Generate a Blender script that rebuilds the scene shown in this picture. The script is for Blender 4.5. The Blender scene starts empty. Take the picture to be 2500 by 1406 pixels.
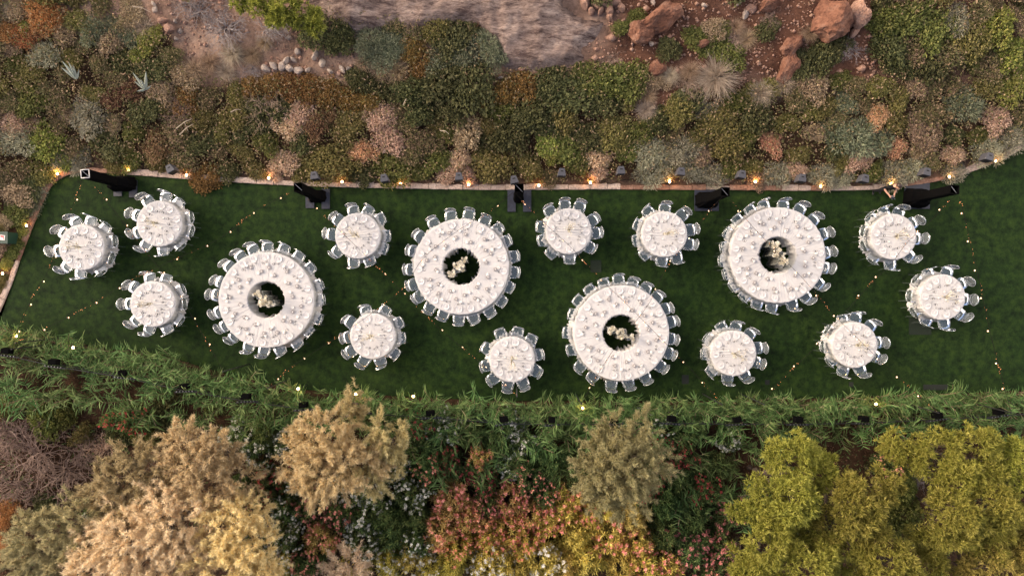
import bpy, math, random
import numpy as np
from mathutils import Vector, Matrix

# ------------------------------------------------------------------ camera, sky, sun, exposure
S = bpy.context.scene
COL = S.collection
H, FPX, CX, CY = 27.5, 1667.0, 1250.0, 703.0        # drone height and focal length (in photo pixels)

cam = bpy.data.cameras.new('camera')
cam.sensor_width = 36.0
cam.lens = 36.0 * FPX / 2500.0
cam.clip_end = 2000.0
camo = bpy.data.objects.new('camera', cam)
camo.location = (0, 0, H)
camo.rotation_euler = (0, 0, 0)
COL.objects.link(camo)
S.camera = camo

SUN_EL, SUN_DX, SUN_DY = math.radians(24), 0.85, 0.30
world = bpy.data.worlds.new('World')
S.world = world
world.use_nodes = True
nt = world.node_tree
nt.nodes.clear()
wo = nt.nodes.new('ShaderNodeOutputWorld')
bg = nt.nodes.new('ShaderNodeBackground')
sky = nt.nodes.new('ShaderNodeTexSky')
sky.sky_type = 'NISHITA'
sky.sun_disc = False
sky.sun_elevation = SUN_EL
sky.sun_rotation = math.atan2(-SUN_DX, SUN_DY)
sky.air_density = 0.6
sky.dust_density = 7.0
sky.ozone_density = 0.0
bg.inputs['Strength'].default_value = 0.15
nt.links.new(sky.outputs[0], bg.inputs['Color'])
nt.links.new(bg.outputs[0], wo.inputs['Surface'])

sl = bpy.data.lights.new('sun', 'SUN')
sl.energy = 1.4
sl.angle = math.radians(50)
sl.color = (1.0, 0.85, 0.68)
so = bpy.data.objects.new('sun', sl)
n_ = math.hypot(SUN_DX, SUN_DY)
sdir = Vector((SUN_DX / n_ * math.cos(SUN_EL), SUN_DY / n_ * math.cos(SUN_EL), math.sin(SUN_EL)))
so.rotation_euler = sdir.to_track_quat('Z', 'Y').to_euler()
so.location = (20, 10, 20)
COL.objects.link(so)

S.view_settings.view_transform = 'Standard'
S.view_settings.look = 'None'
S.view_settings.exposure = 1.12
S.view_settings.gamma = 1.0
S.view_settings.use_curve_mapping = False
S.render.engine = 'CYCLES'
S.cycles.use_denoising = True
S.cycles.max_bounces = 10
S.cycles.diffuse_bounces = 6
S.cycles.glossy_bounces = 3
S.cycles.transparent_max_bounces = 20
S.cycles.caustics_reflective = False
S.cycles.caustics_refractive = False

rng = np.random.default_rng(7)
random.seed(7)
PI = math.pi

# ------------------------------------------------------------------ helpers
def U(px, py, z=0.0):
    """photo pixel -> world point at height z"""
    return ((px - CX) * (H - z) / FPX, (CY - py) * (H - z) / FPX)

def Us(pts, z=0.0):
    return [U(p[0], p[1], z) for p in pts]

class NT:
    def __init__(s, name):
        s.m = bpy.data.materials.new(name)
        s.m.use_nodes = True
        s.t = s.m.node_tree
        s.t.nodes.clear()
        s.out = s.t.nodes.new('ShaderNodeOutputMaterial')
    def n(s, typ, ins=None, **kw):
        nd = s.t.nodes.new(typ)
        for k, v in kw.items():
            setattr(nd, k, v)
        for k, v in (ins or {}).items():
            sock = nd.inputs[k]
            if isinstance(v, bpy.types.NodeSocket):
                s.t.links.new(v, sock)
            else:
                if isinstance(v, tuple) and len(v) == 3 and sock.type == 'RGBA':
                    v = (*v, 1.0)
                sock.default_value = v
        return nd
    def ramp(s, fac, stops, interp='LINEAR'):
        r = s.t.nodes.new('ShaderNodeValToRGB')
        r.color_ramp.interpolation = interp
        e = r.color_ramp.elements
        while len(e) < len(stops):
            e.new(0.5)
        for i, (p, c) in enumerate(stops):
            e[i].position = p
            e[i].color = (*c, 1.0) if len(c) == 3 else c
        s.t.links.new(fac, r.inputs[0])
        return r.outputs[0]
    def mix(s, fac, a, b, blend='MIX'):
        r = s.n('ShaderNodeMixRGB', {'Fac': fac, 'Color1': a, 'Color2': b}, blend_type=blend)
        return r.outputs[0]
    def noise(s, scale, detail=4, rough=0.55, vec=None, w=None):
        ins = {'Scale': scale, 'Detail': detail, 'Roughness': rough}
        if vec is not None:
            ins['Vector'] = vec
        return s.n('ShaderNodeTexNoise', ins).outputs[0]
    def coord(s, which='Object'):
        return s.n('ShaderNodeTexCoord').outputs[which]
    def finish(s, shader):
        s.t.links.new(shader, s.out.inputs['Surface'])
        return s.m

def plain(name, col, rough=0.6, metal=0.0, noise=0.0, scale=20.0, emit=None, spec=0.5):
    k = NT(name)
    c = col
    if noise:
        f = k.noise(scale, 4, 0.6, k.coord())
        c = k.ramp(f, [(0.3, tuple(x * (1 - noise) for x in col)), (0.7, tuple(min(1, x * (1 + noise)) for x in col))])
    b = k.n('ShaderNodeBsdfPrincipled', {'Base Color': c, 'Roughness': rough, 'Metallic': metal, 'Specular IOR Level': spec})
    if emit:
        b.inputs['Emission Color'].default_value = (*emit[0], 1)
        b.inputs['Emission Strength'].default_value = emit[1]
    return k.finish(b.outputs[0])

GAIN = {'leaf': 1.5, 'reed': 1.1, 'pine': 1.05, 'oleander': 1.5, 'dry': 1.3, 'grey': 1.2}
def foliage(name, cols, trans=0.3, hue=0.03, objn=0.5):
    """leaf material: colour drawn per leaf, drifting softly over the plant and from plant to plant"""
    g_ = GAIN.get(name.split('_')[0], 1.0)
    cols = [tuple(min(0.86, c * g_) for c in cc) for cc in cols]
    k = NT(name)
    geo = k.n('ShaderNodeNewGeometry')
    oi = k.n('ShaderNodeObjectInfo')
    vec = k.n('ShaderNodeVectorMath', {0: k.coord(), 1: oi.outputs['Location']}, operation='ADD').outputs[0]
    nz = k.noise(1.7, 3, 0.6, vec)
    a = k.n('ShaderNodeMath', {0: geo.outputs['Random Per Island'], 1: 0.62}, operation='MULTIPLY').outputs[0]
    b = k.n('ShaderNodeMath', {0: nz, 1: objn}, operation='MULTIPLY_ADD')
    k.t.links.new(a, b.inputs[2])
    f = k.n('ShaderNodeMath', {0: b.outputs[0], 1: -0.06}, operation='ADD').outputs[0]
    n = len(cols)
    c = k.ramp(f, [(0.06 + 0.88 * i / max(1, n - 1), cols[i]) for i in range(n)])
    hv = k.n('ShaderNodeHueSaturation', {'Hue': k.n('ShaderNodeMath', {0: oi.outputs['Random'], 1: hue, 2: 0.5 - hue / 2}, operation='MULTIPLY_ADD').outputs[0],
             'Saturation': 0.92, 'Value': k.n('ShaderNodeMath', {0: oi.outputs['Random'], 1: 0.30, 2: 0.86}, operation='MULTIPLY_ADD').outputs[0], 'Color': c})
    d = k.n('ShaderNodeBsdfPrincipled', {'Base Color': hv.outputs[0], 'Roughness': 0.7, 'Specular IOR Level': 0.25})
    t = k.n('ShaderNodeBsdfTranslucent', {'Color': hv.outputs[0]})
    m = k.n('ShaderNodeMixShader', {0: trans, 1: d.outputs[0], 2: t.outputs[0]})
    return k.finish(m.outputs[0])

def mesh(name, V, F, mats=(), mi=None, smooth=False):
    me = bpy.data.meshes.new(name)
    V = np.asarray(V, dtype=np.float32)
    if isinstance(F, np.ndarray):
        nf, k = F.shape
        me.vertices.add(len(V)); me.vertices.foreach_set('co', V.ravel())
        me.loops.add(nf * k); me.loops.foreach_set('vertex_index', F.astype(np.int32).ravel())
        me.polygons.add(nf)
        me.polygons.foreach_set('loop_start', np.arange(0, nf * k, k, dtype=np.int32))
        me.polygons.foreach_set('loop_total', np.full(nf, k, dtype=np.int32))
        me.update(calc_edges=True)
    else:
        me.from_pydata([tuple(map(float, v)) for v in V], [], F)
    for m in mats:
        me.materials.append(m)
    if mi is not None:
        me.polygons.foreach_set('material_index', np.asarray(mi, dtype=np.int32))
    if smooth:
        me.polygons.foreach_set('use_smooth', np.ones(len(me.polygons), dtype=bool))
    me.validate()
    return me

def obj(name, me, parent=None, loc=(0, 0, 0), rot=0.0, label=None, cat=None, group=None, kind=None, scale=None):
    o = bpy.data.objects.new(name, me)
    COL.objects.link(o)
    o.location = loc
    o.rotation_euler = rot if isinstance(rot, tuple) else (0, 0, rot)
    if scale is not None:
        o.scale = scale
    if parent is not None:
        o.parent = parent
    tag(o, label, cat, group, kind)
    return o

def tag(o, label=None, cat=None, group=None, kind=None):
    if label: o['label'] = label
    if cat: o['category'] = cat
    if group: o['group'] = group
    if kind: o['kind'] = kind
    return o

def copy_tree(o, parent=None):
    c = o.copy(); COL.objects.link(c)
    if parent is not None:
        c.parent = parent
    for ch in list(o.children):
        copy_tree(ch, c)
    return c

class MB:
    """collects boxes, tubes, lathes and slabs into one mesh"""
    def __init__(s):
        s.V, s.F, s.M = [], [], []
    def add(s, V, F, mi=0, mat=None):
        o = len(s.V)
        for v in V:
            s.V.append(tuple(mat @ Vector(v)) if mat is not None else tuple(v))
        for f in F:
            s.F.append(tuple(i + o for i in f)); s.M.append(mi)
    def box(s, c, d, mi=0, rz=0.0, taper=1.0):
        x, y, z = d[0] / 2, d[1] / 2, d[2] / 2
        V = []
        for sz in (-1, 1):
            k = taper if sz > 0 else 1.0
            for sx, sy in ((-1, -1), (1, -1), (1, 1), (-1, 1)):
                px, py = sx * x * k, sy * y * k
                V.append((c[0] + px * math.cos(rz) - py * math.sin(rz), c[1] + px * math.sin(rz) + py * math.cos(rz), c[2] + sz * z))
        s.add(V, [(3, 2, 1, 0), (4, 5, 6, 7), (0, 1, 5, 4), (1, 2, 6, 5), (2, 3, 7, 6), (3, 0, 4, 7)], mi)
    def tube(s, P, R, n=6, mi=0, closed=False, cap=True):
        P = [Vector(p) for p in P]
        if not hasattr(R, '__len__'):
            R = [R] * len(P)
        V = []
        up = Vector((0, 0, 1))
        for i, p in enumerate(P):
            if closed:
                t = P[(i + 1) % len(P)] - P[i - 1]
            else:
                t = P[min(i + 1, len(P) - 1)] - P[max(i - 1, 0)]
            t = t.normalized() if t.length > 1e-9 else Vector((0, 0, 1))
            a = t.cross(up)
            if a.length < 1e-3:
                a = t.cross(Vector((1, 0, 0)))
            a.normalize(); b = a.cross(t).normalized()
            for k in range(n):
                th = 2 * PI * k / n
                V.append(p + (a * math.cos(th) + b * math.sin(th)) * R[i])
        F = []
        m = len(P)
        for i in range(m if closed else m - 1):
            j = (i + 1) % m
            for k in range(n):
                F.append((i * n + k, i * n + (k + 1) % n, j * n + (k + 1) % n, j * n + k))
        if cap and not closed:
            F.append(tuple(range(n - 1, -1, -1))); F.append(tuple((m - 1) * n + k for k in range(n)))
        s.add(V, F, mi)
    def lathe(s, prof, n=16, mi=0, c=(0, 0, 0), cap=True):
        V, F, ids = [], [], []
        for r, z in prof:
            if r < 1e-6:
                ids.append([len(V)] * n); V.append((c[0], c[1], c[2] + z)); continue
            ids.append(list(range(len(V), len(V) + n)))
            for k in range(n):
                th = 2 * PI * k / n
                V.append((c[0] + r * math.cos(th), c[1] + r * math.sin(th), c[2] + z))
        for i in range(len(prof) - 1):
            for k in range(n):
                q = (ids[i][k], ids[i][(k + 1) % n], ids[i + 1][(k + 1) % n], ids[i + 1][k])
                q = tuple(dict.fromkeys(q))
                if len(q) > 2: F.append(q)
        if cap and prof[0][0] > 1e-6: F.append(tuple(ids[0][::-1]))
        if cap and prof[-1][0] > 1e-6: F.append(tuple(ids[-1]))
        s.add(V, F, mi)
    def slab(s, outline, th, fn, mi=0):
        """closed plate: 2-D outline with thickness th carried to 3-D by fn(u, v, w)"""
        n = len(outline)
        cu = sum(p[0] for p in outline) / n; cv = sum(p[1] for p in outline) / n
        V = []
        for w in (0.0, th):
            V.append(fn(cu, cv, w))
            for q in (0.5, 1.0):
                for (u, v) in outline:
                    V.append(fn(cu + (u - cu) * q, cv + (v - cv) * q, w))
        L = 1 + 2 * n
        F = []
        for k in range(n):
            j = (k + 1) % n
            F.append((0, 1 + j, 1 + k)); F.append((1 + k, 1 + j, 1 + n + j, 1 + n + k))
            F.append((L, L + 1 + k, L + 1 + j)); F.append((L + 1 + k, L + 1 + n + k, L + 1 + n + j, L + 1 + j))
            F.append((1 + n + k, 1 + n + j, L + 1 + n + j, L + 1 + n + k))
        s.add(V, F, mi)
    def me(s, name, mats, smooth=False):
        return mesh(name, s.V, s.F, mats, s.M, smooth)

def unit(v):
    return v / np.maximum(1e-9, np.linalg.norm(v, axis=-1, keepdims=True))

def leaf_quads(P, D, L, W, r):
    """diamond leaves -> V, F"""
    n = len(P)
    D = unit(D)
    Sd = unit(np.cross(D, r.normal(size=(n, 3))))
    L = np.broadcast_to(np.asarray(L), (n,))[:, None]; W = np.broadcast_to(np.asarray(W), (n,))[:, None]
    V = np.stack([P, P + D * L * 0.5 + Sd * W * 0.5, P + D * L, P + D * L * 0.5 - Sd * W * 0.5], 1).reshape(-1, 3)
    return V, np.arange(4 * n).reshape(n, 4)

def needle_tris(P, D, L, W, r):
    n = len(P)
    D = unit(D)
    Sd = unit(np.cross(D, r.normal(size=(n, 3))))
    L = np.broadcast_to(np.asarray(L), (n,))[:, None]; W = np.broadcast_to(np.asarray(W), (n,))[:, None]
    V = np.stack([P - Sd * W * 0.5, P + Sd * W * 0.5, P + D * L], 1).reshape(-1, 3)
    return V, np.arange(3 * n).reshape(n, 3)

def cat_geo(parts):
    Vs, Fs, o = [], [], 0
    for V, F in parts:
        Vs.append(V); Fs.append(F + o); o += len(V)
    return np.concatenate(Vs), np.concatenate(Fs)

_fr = np.random.default_rng(3)
_FB = [(_fr.normal(size=2), _fr.uniform(0, 6.28)) for _ in range(14)]
def fbm(x, y, scale=1.0, oct=4):
    """cheap smooth noise in about -1..1"""
    out = np.zeros_like(np.asarray(x, dtype=float)); a = 1.0; f = scale; tot = 0
    for o in range(oct):
        s = 0
        for i in range(4):
            d, p = _FB[(o * 3 + i) % 14]
            d2 = _FB[(o * 5 + i + 7) % 14][0]
            s = s + np.sin(f * (d[0] * x + d[1] * y) + p + 1.3 * np.sin(f * 0.7 * (d2[0] * x + d2[1] * y) + 2 * p))
        out = out + a * s / 2.6; tot += a; a *= 0.5; f *= 2.03
    return out / tot

def seg_dist(px, py, pts, closed=True):
    pts = np.asarray(pts); d = np.full(np.shape(px), 1e9)
    n = len(pts)
    for i in range(n if closed else n - 1):
        a = pts[i]; b = pts[(i + 1) % n]
        ab = b - a; L2 = max(1e-12, ab @ ab)
        t = np.clip(((px - a[0]) * ab[0] + (py - a[1]) * ab[1]) / L2, 0, 1)
        d = np.minimum(d, np.hypot(px - a[0] - t * ab[0], py - a[1] - t * ab[1]))
    return d

def inside(px, py, pts):
    pts = np.asarray(pts); n = len(pts)
    c = np.zeros(np.shape(px), dtype=bool)
    for i in range(n):
        x1, y1 = pts[i]; x2, y2 = pts[i - 1]
        cond = ((y1 > py) != (y2 > py)) & (px < (x2 - x1) * (py - y1) / (y2 - y1 + 1e-12) + x1)
        c ^= cond
    return c

def smooth(pts, k=4, closed=False):
    """Catmull-Rom refinement"""
    n = len(pts); out = []
    P = [np.asarray(p, dtype=float) for p in pts]
    for i in range(n if closed else n - 1):
        p0 = P[(i - 1) % n] if closed or i > 0 else P[0]
        p1 = P[i]; p2 = P[(i + 1) % n]
        p3 = P[(i + 2) % n] if closed or i + 2 < n else P[-1]
        for j in range(k):
            t = j / k
            out.append(0.5 * (2 * p1 + (p2 - p0) * t + (2 * p0 - 5 * p1 + 4 * p2 - p3) * t * t + (3 * p1 - p0 - 3 * p2 + p3) * t ** 3))
    if not closed: out.append(P[-1])
    return out

ORD = ['first', 'second', 'third', 'fourth', 'fifth', 'sixth', 'seventh', 'eighth', 'ninth', 'tenth', 'eleventh', 'twelfth',
       'thirteenth', 'fourteenth', 'fifteenth', 'sixteenth', 'seventeenth', 'eighteenth', 'nineteenth', 'twentieth']

# ------------------------------------------------------------------ lawn outline and terrain
NORTH_PX = [(-160, 1180), (-60, 960), (0, 762), (30, 690), (58, 610), (78, 560), (100, 505), (120, 463), (146, 437), (190, 422), (260, 422), (340, 428),
            (500, 440), (700, 452), (900, 458), (1200, 463), (1500, 462), (1800, 464), (2050, 465), (2150, 461), (2240, 450),
            (2320, 435), (2400, 408), (2450, 388), (2500, 358), (2620, 280), (2800, 130)]
SOUTH_PX = [(2950, 130), (2950, 930), (2700, 945), (2500, 952), (2300, 962), (2100, 968), (1800, 978), (1500, 978), (1200, 978), (900, 963), (700, 948), (620, 928),
            (500, 898), (400, 866), (250, 850), (130, 822), (0, 800), (-100, 1020)]
north_w = [tuple(p) for p in smooth(Us(NORTH_PX), 4)]
south_w = Us(SOUTH_PX)
lawn_poly = np.array(north_w + south_w)

def terrain(x, y):
    x = np.asarray(x, dtype=float); y = np.asarray(y, dtype=float)
    d = seg_dist(x, y, lawn_poly)
    ins = inside(x, y, lawn_poly)
    dn = seg_dist(x, y, north_w, closed=False)
    north = np.clip((y + 3.2) / 1.5 + np.where(x < -19, 0.6, 0), 0, 1)
    dd = np.maximum(0, d - 0.3)
    rise = 0.20 * dd + 0.10 * np.sqrt(dd + 0.01) - 0.01
    rise = np.where(dd > 9, 0.20 * 9 + 0.3 + (dd - 9) * 0.05, rise)
    rough = np.clip((d - 3.2) / 2.5, 0, 1)
    rise = rise + rough * 0.16 * fbm(x, y, 0.9, 4) + 0.04 * fbm(x, y, 2.2, 2) * np.clip(dd / 0.6, 0, 1)
    fall = -0.07 * np.minimum(dd, 18) + 0.06 * fbm(x, y, 1.1, 3) * np.clip(dd, 0, 1)
    z = north * rise + (1 - north) * fall - 0.03
    return np.where(ins, -0.08, z)

def G(px, py, dz=0.0):
    """photo pixel -> world point on the terrain"""
    z = 0.0
    for _ in range(6):
        x, y = U(px, py, z + dz)
        z = float(terrain(x, y))
    return x, y, z

# ------------------------------------------------------------------ setting materials
def lawn_mat():
    k = NT('lawn_grass')
    co = k.coord()
    n1 = k.noise(0.35, 3, 0.6, co)
    n2 = k.noise(3.2, 5, 0.7, co)
    mp = k.n('ShaderNodeMapping', {'Vector': co, 'Scale': (18.0, 45.0, 20.0)}).outputs[0]
    n3 = k.noise(1.0, 5, 0.75, mp)
    a = k.ramp(n1, [(0.3, (0.0092, 0.0262, 0.0052)), (0.7, (0.0170, 0.0375, 0.0078))])
    b = k.ramp(n2, [(0.32, (0.22, 0.30, 0.25)), (0.5, (0.85, 0.85, 0.78)), (0.68, (1.75, 1.5, 1.1))])
    c = k.mix(1.0, a, b, 'MULTIPLY')
    d = k.ramp(n3, [(0.3, (0.45, 0.5, 0.45)), (0.7, (1.4, 1.35, 1.3))])
    e = k.mix(0.8, c, d, 'MULTIPLY')
    bump = k.n('ShaderNodeBump', {'Strength': 0.6, 'Distance': 0.03, 'Height': n3})
    p = k.n('ShaderNodeBsdfPrincipled', {'Base Color': e, 'Roughness': 0.85, 'Specular IOR Level': 0.15, 'Normal': bump.outputs[0]})
    return k.finish(p.outputs[0])

def ground_mat():
    k = NT('dry_soil')
    co = k.coord()
    at = k.n('ShaderNodeAttribute', attribute_name='zone')
    sep = k.n('ShaderNodeSeparateColor', {'Color': at.outputs['Color']})
    n1 = k.noise(0.9, 6, 0.65, co)
    n2 = k.noise(9.0, 5, 0.7, co)
    n3 = k.noise(40.0, 3, 0.7, co)
    dark = k.ramp(n1, [(0.3, (0.030, 0.017, 0.010)), (0.7, (0.085, 0.048, 0.028))])
    tan = k.ramp(n1, [(0.3, (0.22, 0.135, 0.098)), (0.5, (0.33, 0.212, 0.155)), (0.75, (0.42, 0.30, 0.235))])
    red = k.ramp(n1, [(0.3, (0.075, 0.038, 0.026)), (0.6, (0.15, 0.072, 0.047)), (0.8, (0.22, 0.125, 0.09))])
    c = k.mix(sep.outputs[0], dark, tan)
    c = k.mix(sep.outputs[1], c, red)
    g = k.ramp(n2, [(0.3, (0.5, 0.5, 0.5)), (0.55, (0.95, 0.95, 0.95)), (0.75, (1.3, 1.25, 1.2))])
    c = k.mix(0.85, c, g, 'MULTIPLY')
    v = k.n('ShaderNodeTexVoronoi', {'Vector': co, 'Scale': 9.0}).outputs['Distance']
    peb = k.ramp(v, [(0.08, (1, 1, 1)), (0.2, (0, 0, 0))])
    pm = k.n('ShaderNodeMath', {0: peb, 1: k.ramp(n2, [(0.55, (0, 0, 0)), (0.62, (1, 1, 1))])}, operation='MULTIPLY').outputs[0]
    pm = k.n('ShaderNodeMath', {0: pm, 1: sep.outputs[0]}, operation='MULTIPLY').outputs[0]
    c = k.mix(pm, c, (0.42, 0.33, 0.26))
    hgt = k.n('ShaderNodeMath', {0: n2, 1: n3}, operation='ADD').outputs[0]
    hgt = k.n('ShaderNodeMath', {0: hgt, 1: pm}, operation='ADD').outputs[0]
    bump = k.n('ShaderNodeBump', {'Strength': 0.7, 'Distance': 0.05, 'Height': hgt})
    p = k.n('ShaderNodeBsdfPrincipled', {'Base Color': c, 'Roughness': 0.95, 'Specular IOR Level': 0.1, 'Normal': bump.outputs[0]})
    return k.finish(p.outputs[0])

def rock_mat(name, c1, c2, c3, scale=2.0, stretch=(1, 1, 1), rz=0.0, streak=False):
    k = NT(name)
    co = k.coord()
    mp = k.n('ShaderNodeMapping', {'Vector': co, 'Scale': stretch, 'Rotation': (0, 0, rz)}).outputs[0]
    n1 = k.noise(scale, 6, 0.7, mp)
    n2 = k.noise(scale * 7, 5, 0.75, mp)
    c = k.ramp(n1, [(0.3, c1), (0.5, c2), (0.72, c3)])
    g = k.ramp(n2, [(0.32, (0.35, 0.32, 0.32)), (0.5, (0.9, 0.9, 0.9)), (0.7, (1.15, 1.12, 1.1))])
    if streak:
        mp2 = k.n('ShaderNodeMapping', {'Vector': co, 'Scale': (0.8, 3.2, 1.0), 'Rotation': (0, 0, rz)}).outputs[0]
        st = k.ramp(k.noise(1.3, 8, 0.8, mp2), [(0.40, (0.22, 0.17, 0.18)), (0.48, (0.70, 0.65, 0.64)), (0.60, (1.2, 1.17, 1.13))])
        c = k.mix(0.9, c, st, 'MULTIPLY')
    c = k.mix(0.9, c, g, 'MULTIPLY')
    bump = k.n('ShaderNodeBump', {'Strength': 0.9, 'Distance': 0.06, 'Height': n2})
    p = k.n('ShaderNodeBsdfPrincipled', {'Base Color': c, 'Roughness': 0.9, 'Specular IOR Level': 0.2, 'Normal': bump.outputs[0]})
    return k.finish(p.outputs[0])

M = {}
M['lawn'] = lawn_mat()
M['ground'] = ground_mat()
M['slab'] = rock_mat('weathered_rock', (0.15, 0.11, 0.098), (0.29, 0.22, 0.19), (0.46, 0.37, 0.32), 1.0, (0.7, 2.4, 1), math.radians(32), True)
M['redrock'] = rock_mat('red_rock', (0.12, 0.052, 0.034), (0.21, 0.098, 0.064), (0.29, 0.17, 0.125), 1.2)
M['palerock'] = rock_mat('pale_rock', (0.42, 0.32, 0.26), (0.56, 0.45, 0.38), (0.70, 0.61, 0.53), 3.0)
M['pinkrock'] = rock_mat('pink_rock', (0.32, 0.175, 0.125), (0.45, 0.27, 0.20), (0.55, 0.38, 0.30), 3.0)
M['kerb'] = rock_mat('kerb_stone', (0.40, 0.30, 0.24), (0.52, 0.40, 0.33), (0.62, 0.50, 0.43), 2.0)
M['kerbred'] = rock_mat('kerb_stone_red', (0.24, 0.13, 0.09), (0.34, 0.19, 0.13), (0.42, 0.27, 0.20), 2.0)

# ------------------------------------------------------------------ ground, lawn, kerb, rock
def axis(lo, hi, step, far):
    a = list(np.arange(lo, hi + 1e-6, step))
    s = step
    while a[-1] < far:
        s *= 1.35; a.append(a[-1] + s)
    s = step
    while a[0] > -far:
        s *= 1.35; a.insert(0, a[0] - s)
    return np.array(a)

ax = axis(-23.5, 23.5, 0.15, 260); ay = axis(-13.5, 14.0, 0.15, 260)
gx, gy = np.meshgrid(ax, ay)
gz = terrain(gx, gy)
nx, ny = len(ax), len(ay)
idx = np.arange(nx * ny).reshape(ny, nx)
F = np.stack([idx[:-1, :-1], idx[:-1, 1:], idx[1:, 1:], idx[1:, :-1]], -1).reshape(-1, 4)
me = mesh('ground', np.stack([gx, gy, gz], -1).reshape(-1, 3), F, [M['ground']], smooth=True)
# zone mask: R bare tan soil of the upper bank, G red soil around the boulders
ppx = gx / (H - np.clip(gz, -3, 5)) * FPX + CX; ppy = CY - gy / (H - np.clip(gz, -3, 5)) * FPX
tan = np.clip((235 - np.where(ppx < 420, 130, 0) - ppy + 40 * fbm(gx, gy, 0.8)) / 60, 0, 1) * np.clip((ppx + 400) / 120, 0, 1)
red = tan * np.clip((ppx - 1430 + 50 * fbm(gx, gy, 0.7)) / 80, 0, 1)
red = np.maximum(red, np.clip(1 - np.hypot((ppx - 1600) / 130, (ppy - 250) / 60), 0, 1) * 1.5)
edge = np.clip(1 - seg_dist(gx, gy, north_w, closed=False) / 0.6, 0, 1) * 0.6
redg = 0.12 * np.clip((ppy - 900) / 100, 0, 1) * (0.5 + 0.5 * fbm(gx, gy, 0.6))
zc = np.stack([np.clip(np.maximum(tan, edge), 0, 1), np.clip(np.maximum(red, redg), 0, 1), np.zeros_like(tan), np.ones_like(tan)], -1).reshape(-1, 4)
ca = me.color_attributes.new('zone', 'FLOAT_COLOR', 'POINT')
ca.data.foreach_set('color', zc.astype(np.float32).ravel())
obj('ground', me, kind='structure', label='dry reddish brown soil of the bank and the planting beds')

lp = [tuple(p) + (0.0,) for p in lawn_poly]
obj('lawn', mesh('lawn', lp, [tuple(range(len(lp) - 1, -1, -1))] if False else [tuple(range(len(lp)))], [M['lawn']]), kind='structure', label='mown dark green lawn under the banquet tables')
_lm = bpy.data.objects['lawn'].data
if _lm.polygons[0].normal.z < 0:
    _lm.flip_normals()

# kerb: rough stones laid end to end along the bank side of the lawn
kerb = bpy.data.objects.new('kerb', None); COL.objects.link(kerb)
tag(kerb, 'line of pale pinkish kerb stones between lawn and planted bank', None, None, 'structure')
path = np.array(smooth(Us([p for p in NORTH_PX if -20 <= p[0] <= 2540]), 10))
seg = np.hypot(*np.diff(path, axis=0).T); cum = np.concatenate([[0], np.cumsum(seg)])
r1 = np.random.default_rng(11)
t = 0.0
while t < cum[-1] - 0.3:
    L = r1.uniform(0.5, 0.95)
    q = np.linspace(t + 0.008, min(t + L - 0.008, cum[-1]), 4)
    P = np.stack([np.interp(q, cum, path[:, 0]), np.interp(q, cum, path[:, 1])], 1)
    T = np.gradient(P, axis=0); T /= np.linalg.norm(T, axis=1)[:, None]
    N = np.stack([-T[:, 1], T[:, 0]], 1)            # towards the bank
    w = r1.uniform(0.15, 0.24); h = r1.uniform(0.055, 0.085)
    V = []
    for i in range(4):
        wi = w + r1.uniform(-0.02, 0.03)
        for (o, z) in ((-0.015, -0.09), (-0.015 + r1.uniform(-.01, .01), h - .015), (0.02, h + r1.uniform(-.008, .008)), (wi - .03, h + r1.uniform(-.01, .01)), (wi, h - .03), (wi, -0.09)):
            V.append((P[i, 0] + N[i, 0] * o, P[i, 1] + N[i, 1] * o, z))
    Fk = []
    for i in range(3):
        for j in range(6):
            Fk.append((i * 6 + j, (i + 1) * 6 + j, (i + 1) * 6 + (j + 1) % 6, i * 6 + (j + 1) % 6))
    Fk.append((0, 1, 2, 3, 4, 5)); Fk.append((23, 22, 21, 20, 19, 18))
    x0 = P[0, 0]
    isred = (-20 < x0 < -15.6) or (4.2 < x0 < 7.8 and r1.random() < 0.75) or (x0 > 8 and r1.random() < 0.35)
    obj('kerb_stone', mesh('kerb_stone', V, Fk, [M['kerbred' if isred else 'kerb']]), kerb)
    t += L

# pale rock outcrop breaking through the bank
def outcrop(name, poly_px, h, mat, label, seed, dirang, step=0.09):
    r = np.random.default_rng(seed)
    poly = np.array(smooth([G(*p)[:2] for p in poly_px], 3, closed=True))
    lo, hi = poly.min(0) - 0.3, poly.max(0) + 0.3
    xs = np.arange(lo[0], hi[0], step); ys = np.arange(lo[1], hi[1], step)
    X, Y = np.meshgrid(xs, ys)
    d = seg_dist(X, Y, poly) + 0.05 * fbm(X, Y, 5.0, 2); ins = inside(X, Y, poly)
    sd = np.where(ins, d, -d)
    u = X * math.cos(dirang) + Y * math.sin(dirang); v = -X * math.sin(dirang) + Y * math.cos(dirang)
    lay = fbm(u * 0.35, v * 2.2, 2.0, 3)
    steps = np.round((lay * 2.5 + v * 0.9)) * 0.045
    Z = terrain(X, Y) + np.clip(sd / 0.5, -1, 1) * h * 0.5 + np.where(sd > 0, np.clip(sd / 0.3, 0, 1), 0) * (h * 0.5 + steps * 0.5 + 0.05 * lay + 0.04 * fbm(X, Y, 4.0, 3))
    keep = sd > -0.22
    ii = np.arange(X.size).reshape(X.shape)
    K = keep[:-1, :-1] & keep[:-1, 1:] & keep[1:, 1:] & keep[1:, :-1]
    Fq = np.stack([ii[:-1, :-1], ii[:-1, 1:], ii[1:, 1:], ii[1:, :-1]], -1)[K]
    used = np.unique(Fq); remap = np.full(X.size, -1); remap[used] = np.arange(len(used))
    V = np.stack([X, Y, Z], -1).reshape(-1, 3)[used]
    return obj(name, mesh(name, V, remap[Fq], [mat], smooth=False), label=label, cat='rock')

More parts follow.
